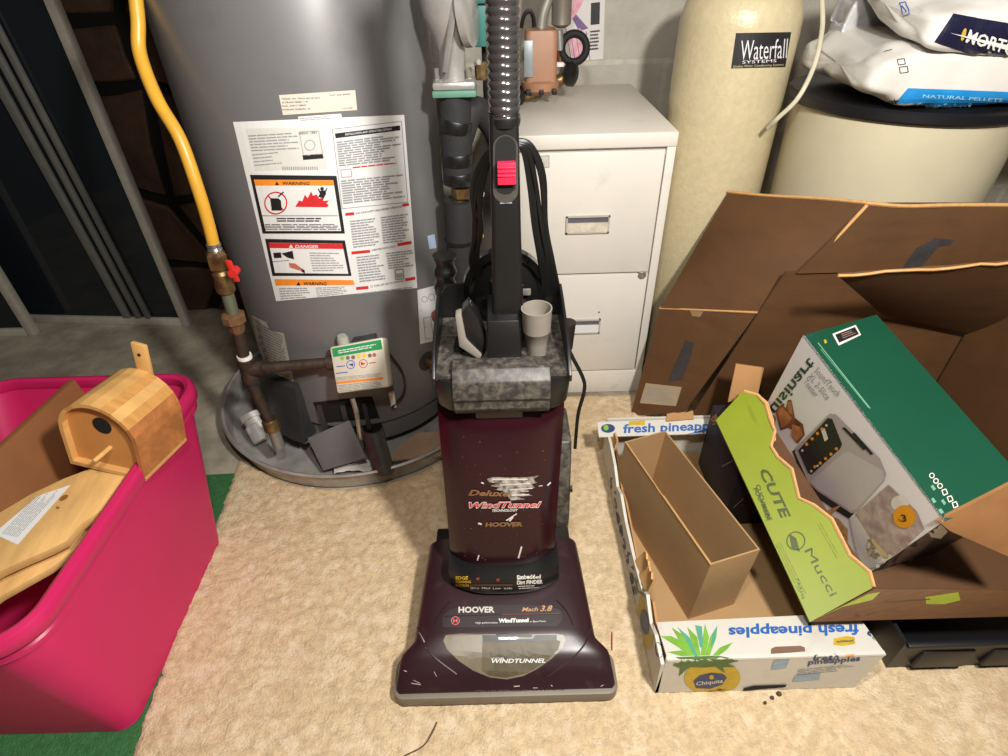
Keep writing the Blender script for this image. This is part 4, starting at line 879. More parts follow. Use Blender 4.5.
# ------------------------------------------------------------------ pink bin and its contents
mpk = M('pink_plastic', (196, 34, 92), .38, var=.05, scale=6, spec=.45)
bn = thing('storage_bin', (-.86, .66, .004), 'hot pink plastic storage bin holding a birdhouse and boards', 'bin')
def rect(x0, x1, y0, y1, z, k): 
    cx, cy_ = (x0+x1)/2, (y0+y1)/2; hx, hy_ = (x1-x0)/2, (y1-y0)/2; out = []
    for sx, sy, a0 in ((1, 1, 0), (-1, 1, 90), (-1, -1, 180), (1, -1, 270)):
        for i in range(9):
            a = math.radians(a0+90*i/8); out.append(Vector((cx+sx*(hx-k)+k*math.cos(a), cy_+sy*(hy_-k)+k*math.sin(a), z)))
    return out
B0 = (-1.06, -.642, .418, .825); B1 = (-1.09, -.650, .392, .975)
secs = [rect(*B0, .006, .03), rect(*B0, .012, .035)]
for t in (.25, .5, .75, 1): secs.append(rect(*[a+(b-a)*t for a, b in zip(B0, B1)], .012+.303*t, .035+.03*t))
ins = []
for t in (1, .7, .35, 0): 
    q = [a+(b-a)*t for a, b in zip(B0, B1)]; ins.append(rect(q[0]+.004, q[1]-.004, q[2]+.004, q[3]-.004, .016+.302*t, .055))
MB().loft(secs+ins).build('body', mpk, bn)
def rim(o, z): return rect(B1[0]-o, B1[1]+o, B1[2]-o, B1[3]+o, z, .062+o)
MB().loft([rim(.001, .312), rim(.010, .309), rim(.013, .313), rim(.014, .332), rim(.010, .339), rim(.002, .342), rim(-.005, .338), rim(-.007, .325), rim(-.004, .318), rim(.001, .316)], caps=False).build('rim', mpk, bn)
MB().loft([rim(.001, .286), rim(.004, .288), rim(.004, .296), rim(.001, .299)], caps=False).build('rib', mpk, bn)
mpine = M('pale_pine', (214, 166, 100), .5, var=.16, scale=5, stretch=(1, 8, 1), detail=6)
mpine2 = M('honey_pine', (200, 146, 80), .5, var=.25, scale=6, stretch=(2, 9, 2)); mply = M('orange_ply', (204, 142, 76), .45, var=.1, scale=8)
mced = M('cedar_strip', (176, 112, 62), .5, var=.3, scale=14, stretch=(12, 2, 2))
# birdhouse
A_ = Vector((.16, .97, -.10)).normalized(); S_ = Vector((.97, -.16, .06)); S_ = (S_-A_*S_.dot(A_)).normalized(); U_ = S_.cross(A_)
U_ = (U_ + S_*.24).normalized(); S_ = A_.cross(U_)
def s3(x, y): return (x/4.2, 340+y/4.2)
o_ = AZ(107, 469, .330)
bh = thing('birdhouse', o_, 'arched wooden birdhouse with round hole lying in the pink bin', 'birdhouse')
Wb, Hb, Lb = .070, .098, .118
def BHp(s, h, a): return o_+S_*s+U_*h+A_*a
def archp(w_, h_, a, n=14, r=None):
    pts = [BHp(-w_, 0, a), BHp(-w_, h_-w_, a)]+[BHp(-w_*math.cos(math.pi*i/n), h_-w_+w_*math.sin(math.pi*i/n), a) for i in range(1, n)]+[BHp(w_, h_-w_, a), BHp(w_, 0, a)]
    return pts
Hb = .140
mb = MB().prism(archp(Wb-.007, Hb-.007, .012), A_*.01); FB = mb.bvh(); fr = mb.build('front', mply, bh, smooth=False)
MB().prism(archp(Wb-.002, Hb-.002, Lb-.012), A_*.012).build('back', mpine, bh, smooth=False)
n_ = 10
outer = archp(Wb, Hb, 0, 12); inner = archp(Wb-.007, Hb-.007, 0, 12)
mats_ = [mpine, mpine, mpine, mpine, mpine2, mpine, mpine, mpine, mpine2, mpine, mpine2, mced, mced, mced]
for i in range(len(outer)-1):
    q = [outer[i], outer[i+1], inner[i+1], inner[i]]
    MB().prism(q, A_*Lb).build('roof_slat', mats_[i % len(mats_)], bh, smooth=False)
MB().prism([BHp(-Wb, 0, 0), BHp(Wb, 0, 0), BHp(Wb, -.008, 0), BHp(-Wb, -.008, 0)], A_*Lb).build('floor_board', mpine, bh, smooth=False)
hc = BHp(.002, Hb*.64, .0118); MB().lathe(hc, [(.0165, 0), (.0165, .001)], 24, -A_).build('entrance_hole', mblk2, bh)
pc_ = BHp(.006, Hb*.30, .012); MB().lathe(pc_, [(.0042, 0), (.0042, .036), (.003, .038)], 10, -A_).build('perch', mpine, bh)
tb_ = [BHp(-.004, Hb-.02, Lb), BHp(.022, Hb-.02, Lb), BHp(.020, Hb+.052, Lb), BHp(-.006, Hb+.054, Lb)]
hb_ = MB().prism(tb_, A_*.008).build('hanger_tab', mpine, bh, bevel=.001)
MB().lathe(BHp(.007, Hb+.032, Lb-.0005), [(.003, 0), (.003, .001)], 10, -A_).build('screw_hole', mink, hb_)
# live-edge boards
def board(name, pix, o, n, th, mat, label):
    pts = [AP(u, v, o, n) for u, v in pix]; n = Vector(n).normalized()
    mb = MB().prism(pts, -n*th); s = mb.bvh(); ob = mb.build(name, mat, bevel=.002, smooth=True); tag(ob, label, 'board', 'wooden boards in the bin'); return ob, s
mbo = M('live_edge_pine', (218, 174, 110), .5, var=.22, scale=5, stretch=(5, 1.2, 1), detail=7)
bo2, _ = board('wooden_board', [(-60, 640), (0, 596), (50, 568), (88, 540), (112, 512), (128, 494), (120, 480), (60, 500), (-60, 580)], (-.75, .6, .272), (.05, -.12, 1), .016, mbo, 'lower pine board underneath another board in the pink bin')
bo1, SB = board('wooden_board', [(-60, 606), (0, 571), (22, 561), (48, 550), (66, 541), (80, 524), (98, 512), (116, 500), (130, 484), (137, 471), (124, 465), (96, 466), (64, 478), (30, 494), (0, 512), (-60, 560)], (-.75, .6, .305), (.06, -.14, 1), .018, mbo, 'upper live-edge pine board with paper label in the pink bin')
lb_ = dec('paper_label', mpaper, bo1, .001, lambda D: D.quad((-6, 534), (33, 491), (71, 485), (18, 545)), SB)
dec('label_print', mgrey, lb_, .0016, lambda D: D.lines((2, 534), (38, 494), (62, 490), (18, 538), 9, .35), SB)
dec('knot', M('knot_brown', (150, 92, 44), .5), bo1, .001, lambda D: (D.disc((64, 498), 5, 2.2, rot=-.5), D.disc((58, 508), 2, 1.2)), SB)
p0 = AZ(75, 380, .352); p1 = AZ(-40, 486, .352)
q0, q1 = p0+Vector((.0, -.002, -.3)), p1+Vector((0, 0, -.3))
dd = (p1-p0).normalized()
mkb = M('brown_board', (142, 92, 54), .6, var=.12, scale=10)
mb = MB().prism([p0, p1, q1+Vector((.04, 0, 0)), q0+Vector((.04, 0, 0))], (-.014, .005, 0))
tag(mb.build('brown_panel', mkb, bevel=.002), 'smooth brown panel leaning behind the birdhouse in the bin', 'panel')

# ------------------------------------------------------------------ cartons
mkraft = M('kraft_card', (176, 132, 84), .8, var=.08, scale=10); mkraft2 = M('kraft_inner', (168, 134, 92), .85, var=.07, scale=8)
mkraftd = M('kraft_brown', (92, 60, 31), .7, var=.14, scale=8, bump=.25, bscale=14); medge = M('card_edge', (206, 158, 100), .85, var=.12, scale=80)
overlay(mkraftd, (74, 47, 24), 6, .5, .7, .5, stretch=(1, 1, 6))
mwhite = M('white_card', (206, 202, 192), .55, var=.05, scale=12); overlay(mwhite, (160, 150, 134), 8, .58, .74, .45)
# pineapple tray
T0 = .012
pt = thing('pineapple_tray', (.41, .74, T0), 'shallow white printed pineapple tray holding a plain kraft box', 'carton')
X0, X1, Y0_, Y1_, ZT = .246, .592, .453, 1.03, .125
MB().box((X0+.004, Y0_+.004, T0), (X1-.004, Y1_-.004, T0+.006)).build('base', mkraft2, pt, smooth=False)
fm = MB().sheet((X0, Y0_, T0), (X1, Y0_, T0), (X1+.012, Y0_, ZT), (X0+.004, Y0_, ZT), .006, 10, 4); PF = fm.bvh(); pf_ = fm.build('front_panel', mwhite, pt, smooth=False)
lm_ = MB().sheet((X0+.006, Y0_, ZT), (X1+.012, Y0_, ZT), (X1+.008, .532, ZT-.012), (X0+.006, .527, ZT-.016), .004, 12, 4); PL = lm_.bvh(); pl_ = lm_.build('front_lip', mwhite, pt, smooth=False)
# left wall with a torn top edge
prof_ = [(Y0_, .112), (.50, .118), (.53, .10), (.57, .125), (.60, .095), (.68, .085), (.76, .088), (.82, .105), (.86, .085), (.90, .11), (.95, .118), (1.0, .118), (Y1_, .118)]
lw = MB().prism([Vector((X0, Y0_, T0))]+[Vector((X0-.004*(z-.03)/.09, y, z)) for y, z in prof_]+[Vector((X0, Y1_, T0))], (.006, 0, 0)); PW = lw.bvh(); lwo = lw.build('side_panel', mwhite, pt, smooth=False)
lw2 = MB().prism([Vector((X0+.007, Y0_+.02, T0))]+[Vector((X0+.010, y, z-.012-.01*(i % 2))) for i, (y, z) in enumerate(prof_)][1:-1]+[Vector((X0+.007, Y1_-.01, T0))], (.004, 0, 0)); lw2.build('inner_ply', mkraft, lwo, smooth=False)
MB().box((X1-.006, Y0_+.006, T0), (X1, Y1_, ZT-.02)).build('side_panel', mwhite, pt, smooth=False)
for i, (y, dz) in enumerate([(.585, .0), (.62, -.004), (.95, .0)]):
    a = Vector((X0+.004, y, .085+dz)); MB().sheet(a, a+Vector((0, .045, .01)), a+Vector((.012, .04, .045)), a+Vector((.010, .004, .05)), .004, 4, 4, .004, .004).build('torn_strip', medge, pt)
bk = MB().sheet((X0, Y1_, T0), (X1, Y1_, T0), (X1, Y1_-.002, ZT+.01), (X0, Y1_-.002, ZT+.01), .006, 6, 4); bk.build('back_panel', mwhite, pt, smooth=False)
bl_ = MB().sheet(AZ(599, 437, .118), AZ(722, 433, .118), AZ(722, 418, .132), AZ(597, 422, .132), .004, 12, 3); PB = bl_.bvh(); blo = bl_.build('back_lip', mwhite, pt, smooth=False)
MB().sheet(AZ(666, 421, .135), AZ(694, 419, .135), AZ(693, 411, .142), AZ(667, 414, .142), .004, 4, 2, 0, .002).build('torn_tab', mkraft, pt)
mblue = M('fruit_blue', (44, 96, 172), .5); mnavy = M('navy_print', (36, 58, 104), .5); mpyel = M('fruit_yellow', (196, 164, 34), .5, var=.12, scale=60); mlf = M('leaf_green', (116, 168, 60), .5, var=.2, scale=40); mlf2 = M('leaf_dark', (74, 104, 44), .5, var=.2); mteal = M('leaf_teal', (84, 160, 130), .5)
dec('back_text', mblue, blo, .0008, lambda D: (D.text('fresh pineapples', (623, 433), (104, -4), (.3, -8.5), .025)), PB)
dec('back_badge', mnavy, blo, .0008, lambda D: (D.disc((608, 428.5), 7, 4.4)), PB)
dec('back_badge_mark', mlf, blo, .0014, lambda D: D.disc((606, 428), 2.6, 2.8), PB)
dec('back_tab', mpyel, blo, .0008, lambda D: D.quad((629, 421.5), (645, 420.5), (645, 425), (629, 425.5)), PB)
def e7(x, y): return (640+x/3.877, 560+y/3.877)
dec('lip_text', mblue, pl_, .0008, lambda D: (D.text('fresh pineapples', e7(846, 252), (-130, 3.2), (.6, 10), .03)), PL)
dec('lip_badge', mnavy, pl_, .001, lambda D: D.disc(e7(915, 285), 9, 4), PL)
dec('lip_badge_mark', mteal, pl_, .0014, lambda D: D.disc(e7(922, 288), 4.4, 2.6), PL)
dec('lip_tag', mpyel, pl_, .001, lambda D: D.poly([e7(*p) for p in [(752, 306), (800, 296), (832, 300), (834, 326), (790, 334), (750, 330)]]), PL)
dec('tag_word', mnavy, pl_, .0014, lambda D: D.text('pineapple', e7(826, 312), (-17, 1), (.1, 2.6), .02), PL)
dec('pineapple_leaves', mlf, pl_, .001, lambda D: [D.poly([e7(*p) for p in q]) for q in ([(80, 296), (120, 296), (170, 320), (196, 376), (150, 340)], [(124, 264), (180, 300), (216, 378), (190, 372), (150, 310)], [(184, 262), (222, 300), (236, 378), (214, 376)], [(252, 250), (268, 300), (252, 378), (234, 378), (244, 300)], [(360, 320), (310, 340), (276, 378), (300, 376), (336, 350)], [(106, 358), (160, 352), (210, 378), (170, 376)], [(300, 256), (296, 300), (268, 378), (252, 378), (272, 300)])], PL)
dec('pineapple_leaves_teal', mteal, pl_, .0014, lambda D: [D.poly([e7(*p) for p in q]) for q in ([(146, 262), (190, 300), (224, 376), (212, 376), (176, 310)], [(214, 254), (240, 260), (244, 340), (234, 340)], [(300, 256), (290, 320), (274, 340), (280, 290)])], PL)
dec('pineapple_body', mpyel, pf_, .001, lambda D: D.disc(e7(280, 455), 28, 17.5, n=28), PF)
dec('pineapple_skirt', mlf2, pf_, .0014, lambda D: [D.poly([e7(*p) for p in q]) for q in ([(140, 378), (300, 372), (384, 388), (340, 398), (370, 412), (320, 412), (330, 436), (290, 410), (250, 414), (190, 412), (150, 448), (156, 416), (128, 404)],)], PF)
dec('fruit_badge', mnavy, pf_, .0014, lambda D: D.poly([e7(*p) for p in [(206, 466), (230, 444), (274, 434), (320, 438), (336, 452), (318, 480), (270, 496), (216, 494)]]), PF)
dec('fruit_badge_text', mwhite, pf_, .002, lambda D: D.text('Chiquita', e7(216, 482), (27, -3), (.3, -3.6), .02), PF)
dec('fruit_badge_mark', mpyel, pf_, .002, lambda D: D.disc(e7(276, 450), 2.4, 2.4), PF)
dec('front_text', mnavy, pf_, .001, lambda D: (D.text('fresh', e7(668, 388), (26, -1.4), (1, -5), .02), D.text('pineapples', e7(650, 404), (52, -4), (1, -5), .02), D.lines(e7(612, 420), e7(845, 398), e7(830, 424), e7(606, 446), 4, .22)), PF)
dec('front_orange', morg, pf_, .001, lambda D: D.text('sweet', e7(796, 374), (9, -.5), (.3, -2.6), .02), PF)
dec('front_block', M('pale_blue_block', (150, 170, 190), .6, var=.2, scale=90), pf_, .001, lambda D: (D.quad(e7(518, 388), e7(580, 382), e7(566, 416), e7(506, 424)), D.quad(e7(600, 446), e7(700, 436), e7(694, 462), e7(590, 470))), PF)
dec('hand_slot', mblk2, pf_, .0014, lambda D: D.poly([e7(*p) for p in [(400, 494), (440, 484), (568, 480), (562, 490), (400, 504)]]), PF)
ts_ = dec('lip_slot', M('slot_brown', (120, 90, 74), .8), pl_, .0012, lambda D: D.poly([e7(*p) for p in [(508, 366), (508, 346), (524, 338), (620, 334), (638, 340), (640, 356)]]), PL)
# print on the left wall
dec('side_text', mnavy, lwo, .0008, lambda D: (D.text('pineapples', (606, 478), (27, 118), (7, -2), .02)), PW)
dec('side_pineapple', mpyel, lwo, .0008, lambda D: (D.disc((646, 622), 7, 28, rot=-.12), D.quad((603, 482), (607, 482), (609, 492), (605, 493))), PW)
dec('side_badge', mnavy, lwo, .0012, lambda D: (D.disc((645, 622), 4, 13, rot=-.12), D.disc((659, 650), 3, 8, rot=-.2)), PW)
dec('side_leaves', mlf2, lwo, .001, lambda D: (D.poly([(638, 592), (634, 576), (641, 584), (640, 566), (647, 582), (649, 572), (650, 592), (646, 598)])), PW)
# plain kraft box standing in the tray
e1 = Vector((-.28, .96, 0)).normalized(); e2 = Vector((.96, .28, 0)).normalized()
ko = Vector((.350, .586, T0+.006)); KL, KW, KH = .325, .100, .168; th_ = .003
kx = thing('kraft_box', ko+e1*KL/2+e2*KW/2, 'tall open plain kraft box standing inside the pineapple tray', 'box')
Z_ = Vector((0, 0, 1)); sk = Vector((-.012, -.004, 0))
def kp(a, b, z): return ko+sk+e1*a+e2*b+Z_*z-sk*(z/KH)
MB().prism([kp(0, 0, 0), kp(KL, 0, 0), kp(KL, 0, KH), kp(KL*.62, 0, KH-.002), kp(KL*.55, 0, KH-.008), kp(KL*.5, 0, KH), kp(0, 0, KH)], e2*th_).build('side_wall', mkraft2, kx, smooth=False)
MB().prism([kp(0, KW, 0), kp(KL, KW, 0), kp(KL, KW, KH), kp(0, KW, KH)], e2*-th_).build('side_wall', mkraft2, kx, smooth=False)
MB().prism([kp(0, th_, 0), kp(0, KW-th_, 0), kp(0, KW-th_, KH), kp(0, th_, KH)], e1*th_).build('end_wall', mkraft2, kx, smooth=False)
MB().prism([kp(KL, th_, 0), kp(KL, KW-th_, 0), kp(KL, KW-th_, KH+.004), kp(KL, th_, KH)], e1*-th_).build('end_wall', mkraft2, kx, smooth=False)
MB().prism([kp(0, 0, 0), kp(KL, 0, 0), kp(KL, KW, 0), kp(0, KW, 0)], Z_*th_).build('bottom', mkraft2, kx, smooth=False)
for sx, w_ in ((0, .002),): MB().tube([kp(0, 0, KH), kp(KL, 0, KH)], .0012, 4).build('cut_edge', medge, kx)
# dark printed box under the back of the lime tray
mdk = M('purple_print', (32, 26, 38), .7, var=.2, scale=14)
mb = MB().box((.474, .80, T0+.007), (.566, .99, .205)); S9 = mb.bvh(); db = mb.build('produce_box', mdk, bevel=.002); tag(db, 'dark purple printed produce box wedged beneath the lime tray', 'box')
dec('box_letters', mkraft, db, .0008, lambda D: (D.text('NA', (713, 425), (-3, -11), (9, -1.5), .03)), S9)
dec('box_sticker', M('grey_sticker', (140, 136, 132), .6, var=.2, scale=50), db, .0008, lambda D: D.quad((722, 466), (733, 460), (744, 498), (733, 508)), S9)

# lime produce tray (tilted, back end raised)
P0 = AY(810, 622, .50); P1 = AZ(716, 420, .255); La = (P1-P0); La_n = La.normalized()
Q0 = AY(872, 588, .537); Q1 = AZ(742, 392, .27)
lt = thing('lime_tray', P0, 'lime green cucumber tray with torn wall holding a toaster carton', 'carton')
mlime = M('lime_card', (126, 139, 22), .5, var=.06, scale=10); mdkink = M('olive_ink', (62, 74, 18), .5)
nrm = (P1-P0).cross(Q0-P0).normalized(); nrm = nrm if nrm.dot(CAM-P0) > 0 else -nrm
torn = [(872, 588), (868, 573), (848, 556), (836, 532), (830, 520), (812, 506), (797, 499), (790, 470), (776, 458), (769, 447), (773, 432), (768, 420), (764, 405), (756, 396), (742, 392)]
poly = [P0]+[AP(u, v, P0, nrm) for u, v in torn]+[P1]
lmb = MB().prism(poly, -nrm*.005); LS = lmb.bvh(); lo_ = lmb.build('long_wall', mlime, lt, smooth=False)
ed = [AP(u+2, v-1, P0-nrm*.004, nrm) for u, v in torn]
mb = MB().tube(ed, .0035, 6); mb.build('torn_edge', medge, lt)
# inner ply flap showing kraft at top
MB().prism([AP(u, v, P0-nrm*.008, nrm) for u, v in [(742, 392), (757, 393), (768, 402), (774, 420), (776, 440), (768, 446), (760, 420)]], -nrm*.003).build('peeled_ply', medge, lt, smooth=False)
# front wall of the tray
R0_ = P0+Vector((.46, .0, .0)); 
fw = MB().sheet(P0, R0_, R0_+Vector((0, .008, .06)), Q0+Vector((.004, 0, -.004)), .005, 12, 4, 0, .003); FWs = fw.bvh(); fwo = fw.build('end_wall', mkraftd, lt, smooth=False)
dec('lime_wrap', M('olive_card', (128, 134, 36), .6, var=.2, scale=20), fwo, .0008, lambda D: (D.poly([(813, 620), (868, 594), (880, 592), (872, 600), (842, 607)]), D.poly([(925, 597), (958, 592), (960, 600), (944, 604), (926, 604)])), FWs)
dec('wall_print', mkraftd and M('print_dark', (70, 52, 30), .7), fwo, .001, lambda D: (D.disc((857, 615), 2.4, 1.4), D.line((866, 615), (876, 612), 1), D.line((884, 602), (930, 599), 1.2)), FWs)
bo_ = MB().obox(P0+La_n*.03+Vector((.035, 0, -.028)), Vector((.425, 0, 0)), La*.93, Vector((0, 0, -.005))); bo_.build('base', mkraftd, lt, smooth=False)  # darker kraft puts the shade inside the tray into the base colour
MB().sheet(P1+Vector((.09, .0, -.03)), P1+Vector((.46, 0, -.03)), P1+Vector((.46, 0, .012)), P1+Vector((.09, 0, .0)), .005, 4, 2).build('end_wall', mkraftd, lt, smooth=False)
def g2(x, y): return (700+x/2.224, 300+y/2.224)
dec('olive_text', mdkink, lo_, .001, lambda D: (D.text('CUTE', g2(130, 378), (23, 48), (9.5, -1.5), .03), D.text('CUCUMBER', g2(124, 412), (11, 36), (3.8, -1.2), .03), D.text('POUNDERS', g2(118, 420), (16, 32), (3.4, -1.2), .03),
    D.text('Mucci', g2(232, 558), (26, 46), (7.5, -3.4), .0), D.text('FARMS', g2(214, 622), (6, 20), (2.6, -1), .0)), LS)
dec('leaf_ring', mdkink, lo_, .001, lambda D: (D.ring(g2(213, 536), 9.5, 1.1, 28), D.poly([g2(198, 520), g2(214, 530), g2(222, 560), g2(204, 552)])), LS)
dec('lime_fine_print', M('olive_faint', (120, 134, 30), .6), lo_, .001, lambda D: (D.lines(g2(112, 234), g2(134, 284), g2(126, 288), g2(104, 238), 3, .35), D.lines(g2(270, 494), g2(328, 598), g2(318, 604), g2(260, 500), 2, .3), D.lines(g2(180, 538), g2(246, 668), g2(230, 674), g2(166, 544), 3, .25)), LS)

# toaster carton
SC = .857
def sc_(p): return CAM+(Vector(p)-CAM)*SC
tA, tB, tH, tG, tC = map(sc_, [(.627, .992, .387), (.725, .599, .272), (.889, .634, .296), (.791, 1.026, .410), (.746, .685, -.003)])
ea, eg, ew = tA-tB, tH-tB, tC-tB
ew = ew*1.11; tC = tB+ew
tc_ = thing('toaster_carton', tC, 'green and white toaster carton lying in the lime tray', 'carton')
mgreenc = M('carton_green', (17, 70, 50), .35, var=.06, scale=8, coat=.15); overlay(mgreenc, (110, 150, 128), 5, .60, .72, .45)
mwc = M('carton_white', (230, 224, 226), .35, var=.04, scale=8); mdkc = M('carton_dark', (40, 36, 40), .4, var=.3, scale=8, stretch=(1, 6, 1))
def slab(o, a, b, n, mat, name):
    mb = MB().obox(o, a, b, n); s = mb.bvh(); return mb.build(name, mat, tc_, smooth=False), s
en = eg.normalized()*.003; wn_ = ew.normalized()*.003; an = ea.normalized()*.003
gf, GS = slab(tB, ea, eg, wn_, mgreenc, 'top_panel')
wf, WS = slab(tB, ea, ew, en, mwc, 'picture_panel')
df, DS_ = slab(tB+en+wn_, eg-en, ew-wn_, an, mdkc, 'end_panel')
slab(tA+en+wn_, eg-en, ew-wn_, -an, mdkc, 'end_panel'); slab(tB+eg+wn_, ea, ew-wn_, -en, mwc, 'back_panel'); slab(tC+en, ea, eg-en, -wn_, mdkc, 'bottom_panel')
mwt = M('white_ink', (214, 208, 200), .45)
dec('brand_text', M('forest_ink', (20, 56, 44), .45), wf, .0008, lambda D: (D.text('Cuisinart', g2(132, 268), (50, -63), (8, 7.5), .018)), WS)
dec('model_text', mgrey, wf, .0008, lambda D: (D.text('SoundTouch', g2(254, 158), (23, 26), (4.6, -4.5), .0), D.text('XL 2-Slice', g2(240, 170), (19, 24), (4.4, -4.2), .0), D.text('Toaster', g2(230, 182), (12, 16), (4.2, -4.2), .0)), WS)
bread = M('bread_brown', (176, 112, 70), .6, var=.3, scale=60); brd2 = M('crust_brown', (124, 72, 44), .6, var=.2)
dec('toast_picture', brd2, wf, .0008, lambda D: [D.poly([g2(*p) for p in q]) for q in ([(168, 246), (182, 232), (192, 240), (196, 222), (204, 222), (212, 262), (226, 276), (214, 292), (196, 284), (180, 290)], [(212, 262), (230, 276), (234, 300), (218, 320), (206, 306)])], WS)
dec('toast_face', bread, wf, .0012, lambda D: [D.poly([g2(*p) for p in q]) for q in ([(172, 248), (184, 238), (206, 262), (196, 276), (182, 284)], [(196, 226), (204, 226), (208, 256), (198, 250)], [(206, 276), (224, 282), (230, 300), (214, 314), (204, 300)])], WS)
tpx = M('toaster_light', (176, 164, 166), .4, var=.05)
dec('toaster_base', mink, wf, .0009, lambda D: D.poly([g2(*p) for p in [(206, 336), (216, 330), (250, 400), (282, 428), (344, 474), (332, 486), (300, 466), (262, 440), (236, 416)]]), WS)
dec('toaster_picture', tpx, wf, .0012, lambda D: D.poly([g2(*p) for p in [(212, 338), (216, 326), (290, 252), (304, 254), (402, 352), (416, 386), (412, 402), (352, 470), (338, 474), (262, 424), (242, 404)]]), WS)
dec('toaster_front', M('toaster_pale', (192, 182, 186), .35, var=.03), wf, .0016, lambda D: D.poly([g2(*p) for p in [(248, 402), (318, 342), (332, 336), (408, 378), (412, 398), (350, 464), (336, 468), (262, 420)]]), WS)
dec('toaster_screen', mink, wf, .0018, lambda D: (D.poly([g2(*p) for p in [(220, 334), (286, 262), (296, 264), (318, 320), (314, 330), (250, 388), (242, 384)]]), D.poly([g2(*p) for p in [(318, 284), (324, 282), (372, 330), (366, 334)]]), D.poly([g2(*p) for p in [(340, 296), (346, 294), (388, 342), (382, 344)]])), WS)
dec('screen_icons', morg, wf, .0024, lambda D: [D.disc(g2(x, y), 1.7, n=8) for x, y in [(240, 320), (252, 308), (264, 296), (274, 286), (258, 370), (270, 362), (282, 352), (294, 342), (306, 330)]], WS)
dec('screen_icons_white', mwt, wf, .0024, lambda D: (D.quad(g2(272, 290), g2(280, 284), g2(288, 308), g2(280, 314)), [D.disc(g2(x, y), 1.3, n=8) for x, y in [(230, 334), (250, 380), (264, 368), (284, 278)]]), WS)
dec('kitchen_picture', M('kitchen_mauve', (128, 100, 104), .5, var=.35, scale=30, rgb2=(204, 184, 180)), wf, .0007, lambda D: (D.poly([g2(*p) for p in [(346, 476), (420, 410), (484, 470), (500, 510), (424, 580), (396, 560)]])), WS)
dec('cheese_picture', M('butter', (204, 186, 140), .5, var=.1), wf, .0012, lambda D: (D.poly([g2(*p) for p in [(366, 534), (386, 530), (422, 570), (410, 584), (376, 570)]])), WS)
dec('cup_picture', mwt, wf, .0012, lambda D: (D.disc(g2(446, 452), 9, 8), D.poly([g2(*p) for p in [(334, 484), (350, 482), (424, 600), (372, 612), (350, 560)]])), WS)
dec('salad_picture', M('salad_red', (160, 84, 40), .5, var=.6, scale=120, rgb2=(206, 180, 120)), wf, .0014, lambda D: (D.poly([g2(*p) for p in [(262, 470), (284, 474), (312, 488), (330, 510), (330, 544), (344, 580), (350, 600), (330, 584), (306, 530), (286, 500)]])), WS)
dec('round_sticker', M('orange_sticker', (226, 150, 28), .45, var=.05), wf, .0018, lambda D: D.disc(g2(457, 481), 11.2, 11.4, 28), WS)
dec('sticker_digit', mink, wf, .0024, lambda D: (D.text('3', g2(452, 492), (5, 0), (-1.2, -7), .02), D.line(g2(444, 486), g2(450, 492), .7)), WS)
bc_ = dec('code_frame', mwt, gf, .0008, lambda D: D.poly([g2(*p) for p in [(294, 76), (346, 56), (358, 78), (308, 102)]]), GS)
dec('code_block', M('code_ink', (30, 26, 28), .5), gf, .0014, lambda D: D.poly([g2(*p) for p in [(300, 78), (344, 61), (353, 77), (309, 96)]]), GS)
dec('code_bars', M('code_pale', (150, 120, 110), .5), gf, .002, lambda D: (D.lines(g2(312, 76), g2(342, 65), g2(348, 76), g2(318, 88), 3, .35)), GS)
dec('social_icons', mwt, gf, .001, lambda D: ([D.ring(g2(x, y), 2.8, .9, 12) for x, y in [(515, 391), (524, 403), (533, 414)]], [D.frame(g2(x-6, y-4), g2(x+3, y-7), g2(x+7, y+3), g2(x-2, y+7), 1) for x, y in [(543, 428), (555, 443), (566, 456)]]), GS)
dec('panel_print', M('pale_green_ink', (110, 160, 132), .5), gf, .001, lambda D: (D.line(g2(262, 96), g2(378, 242), .9), D.line(g2(268, 110), g2(374, 240), .5), D.lines(g2(504, 404), g2(510, 400), g2(556, 462), g2(550, 468), 2, .3), D.lines(g2(508, 436), g2(514, 432), g2(548, 480), g2(540, 484), 2, .4)), GS)
dec('panel_gold', M('gold_label', (196, 160, 40), .45), gf, .001, lambda D: D.lines(g2(272, 84), g2(278, 82), g2(286, 100), g2(280, 104), 1, .4), GS)
dec('crushed_corner', mwt, wf, .0016, lambda D: D.poly([(929, 527), (936, 521), (941, 523), (947, 531), (940, 538), (930, 536)]), DS_)
dec('end_stripe', M('end_grey', (90, 76, 80), .4, var=.3), df, .001, lambda D: (D.poly([(912, 540), (930, 530), (936, 536), (905, 566), (880, 578)]), D.poly([(945, 545), (975, 535), (950, 560), (925, 572)])), DS_)

# black plastic crate below the lime tray
cr = thing('black_crate', AZ(920, 672, .012), 'low black plastic crate on the carpet right of the pineapple tray', 'crate')
mcr = M('crate_black', (13, 13, 17), .45, var=.15)
cl = AZ(890, 674, .012); cx0, cy0_ = cl.x, .485
MB().box((cx0, cy0_, .012), (1.15, cy0_+.34, .02)).build('base', mcr, cr)
MB().sheet((cx0, cy0_, .012), (1.15, cy0_+.0, .012), (1.15, cy0_-.012, .115), (cx0-.015, cy0_-.012, .115), .006, 4, 4).build('end_wall', mcr, cr, smooth=False)
MB().sheet((cx0, cy0_+.34, .012), (cx0, cy0_, .012), (cx0-.015, cy0_-.012, .115), (cx0-.015, cy0_+.352, .115), .006, 4, 4).build('side_wall', mcr, cr, smooth=False)
MB().sheet((1.15, cy0_, .012), (1.15, cy0_+.34, .012), (1.165, cy0_+.352, .115), (1.165, cy0_-.012, .115), .006, 4, 4).build('side_wall', mcr, cr, smooth=False)
for (xa, xb) in ((cx0+.03, cx0+.12), (cx0+.15, cx0+.26)):
    MB().box((xa, cy0_-.012, .03), (xb, cy0_-.002, .085)).build('raised_panel', mcr, cr, bevel=.004)
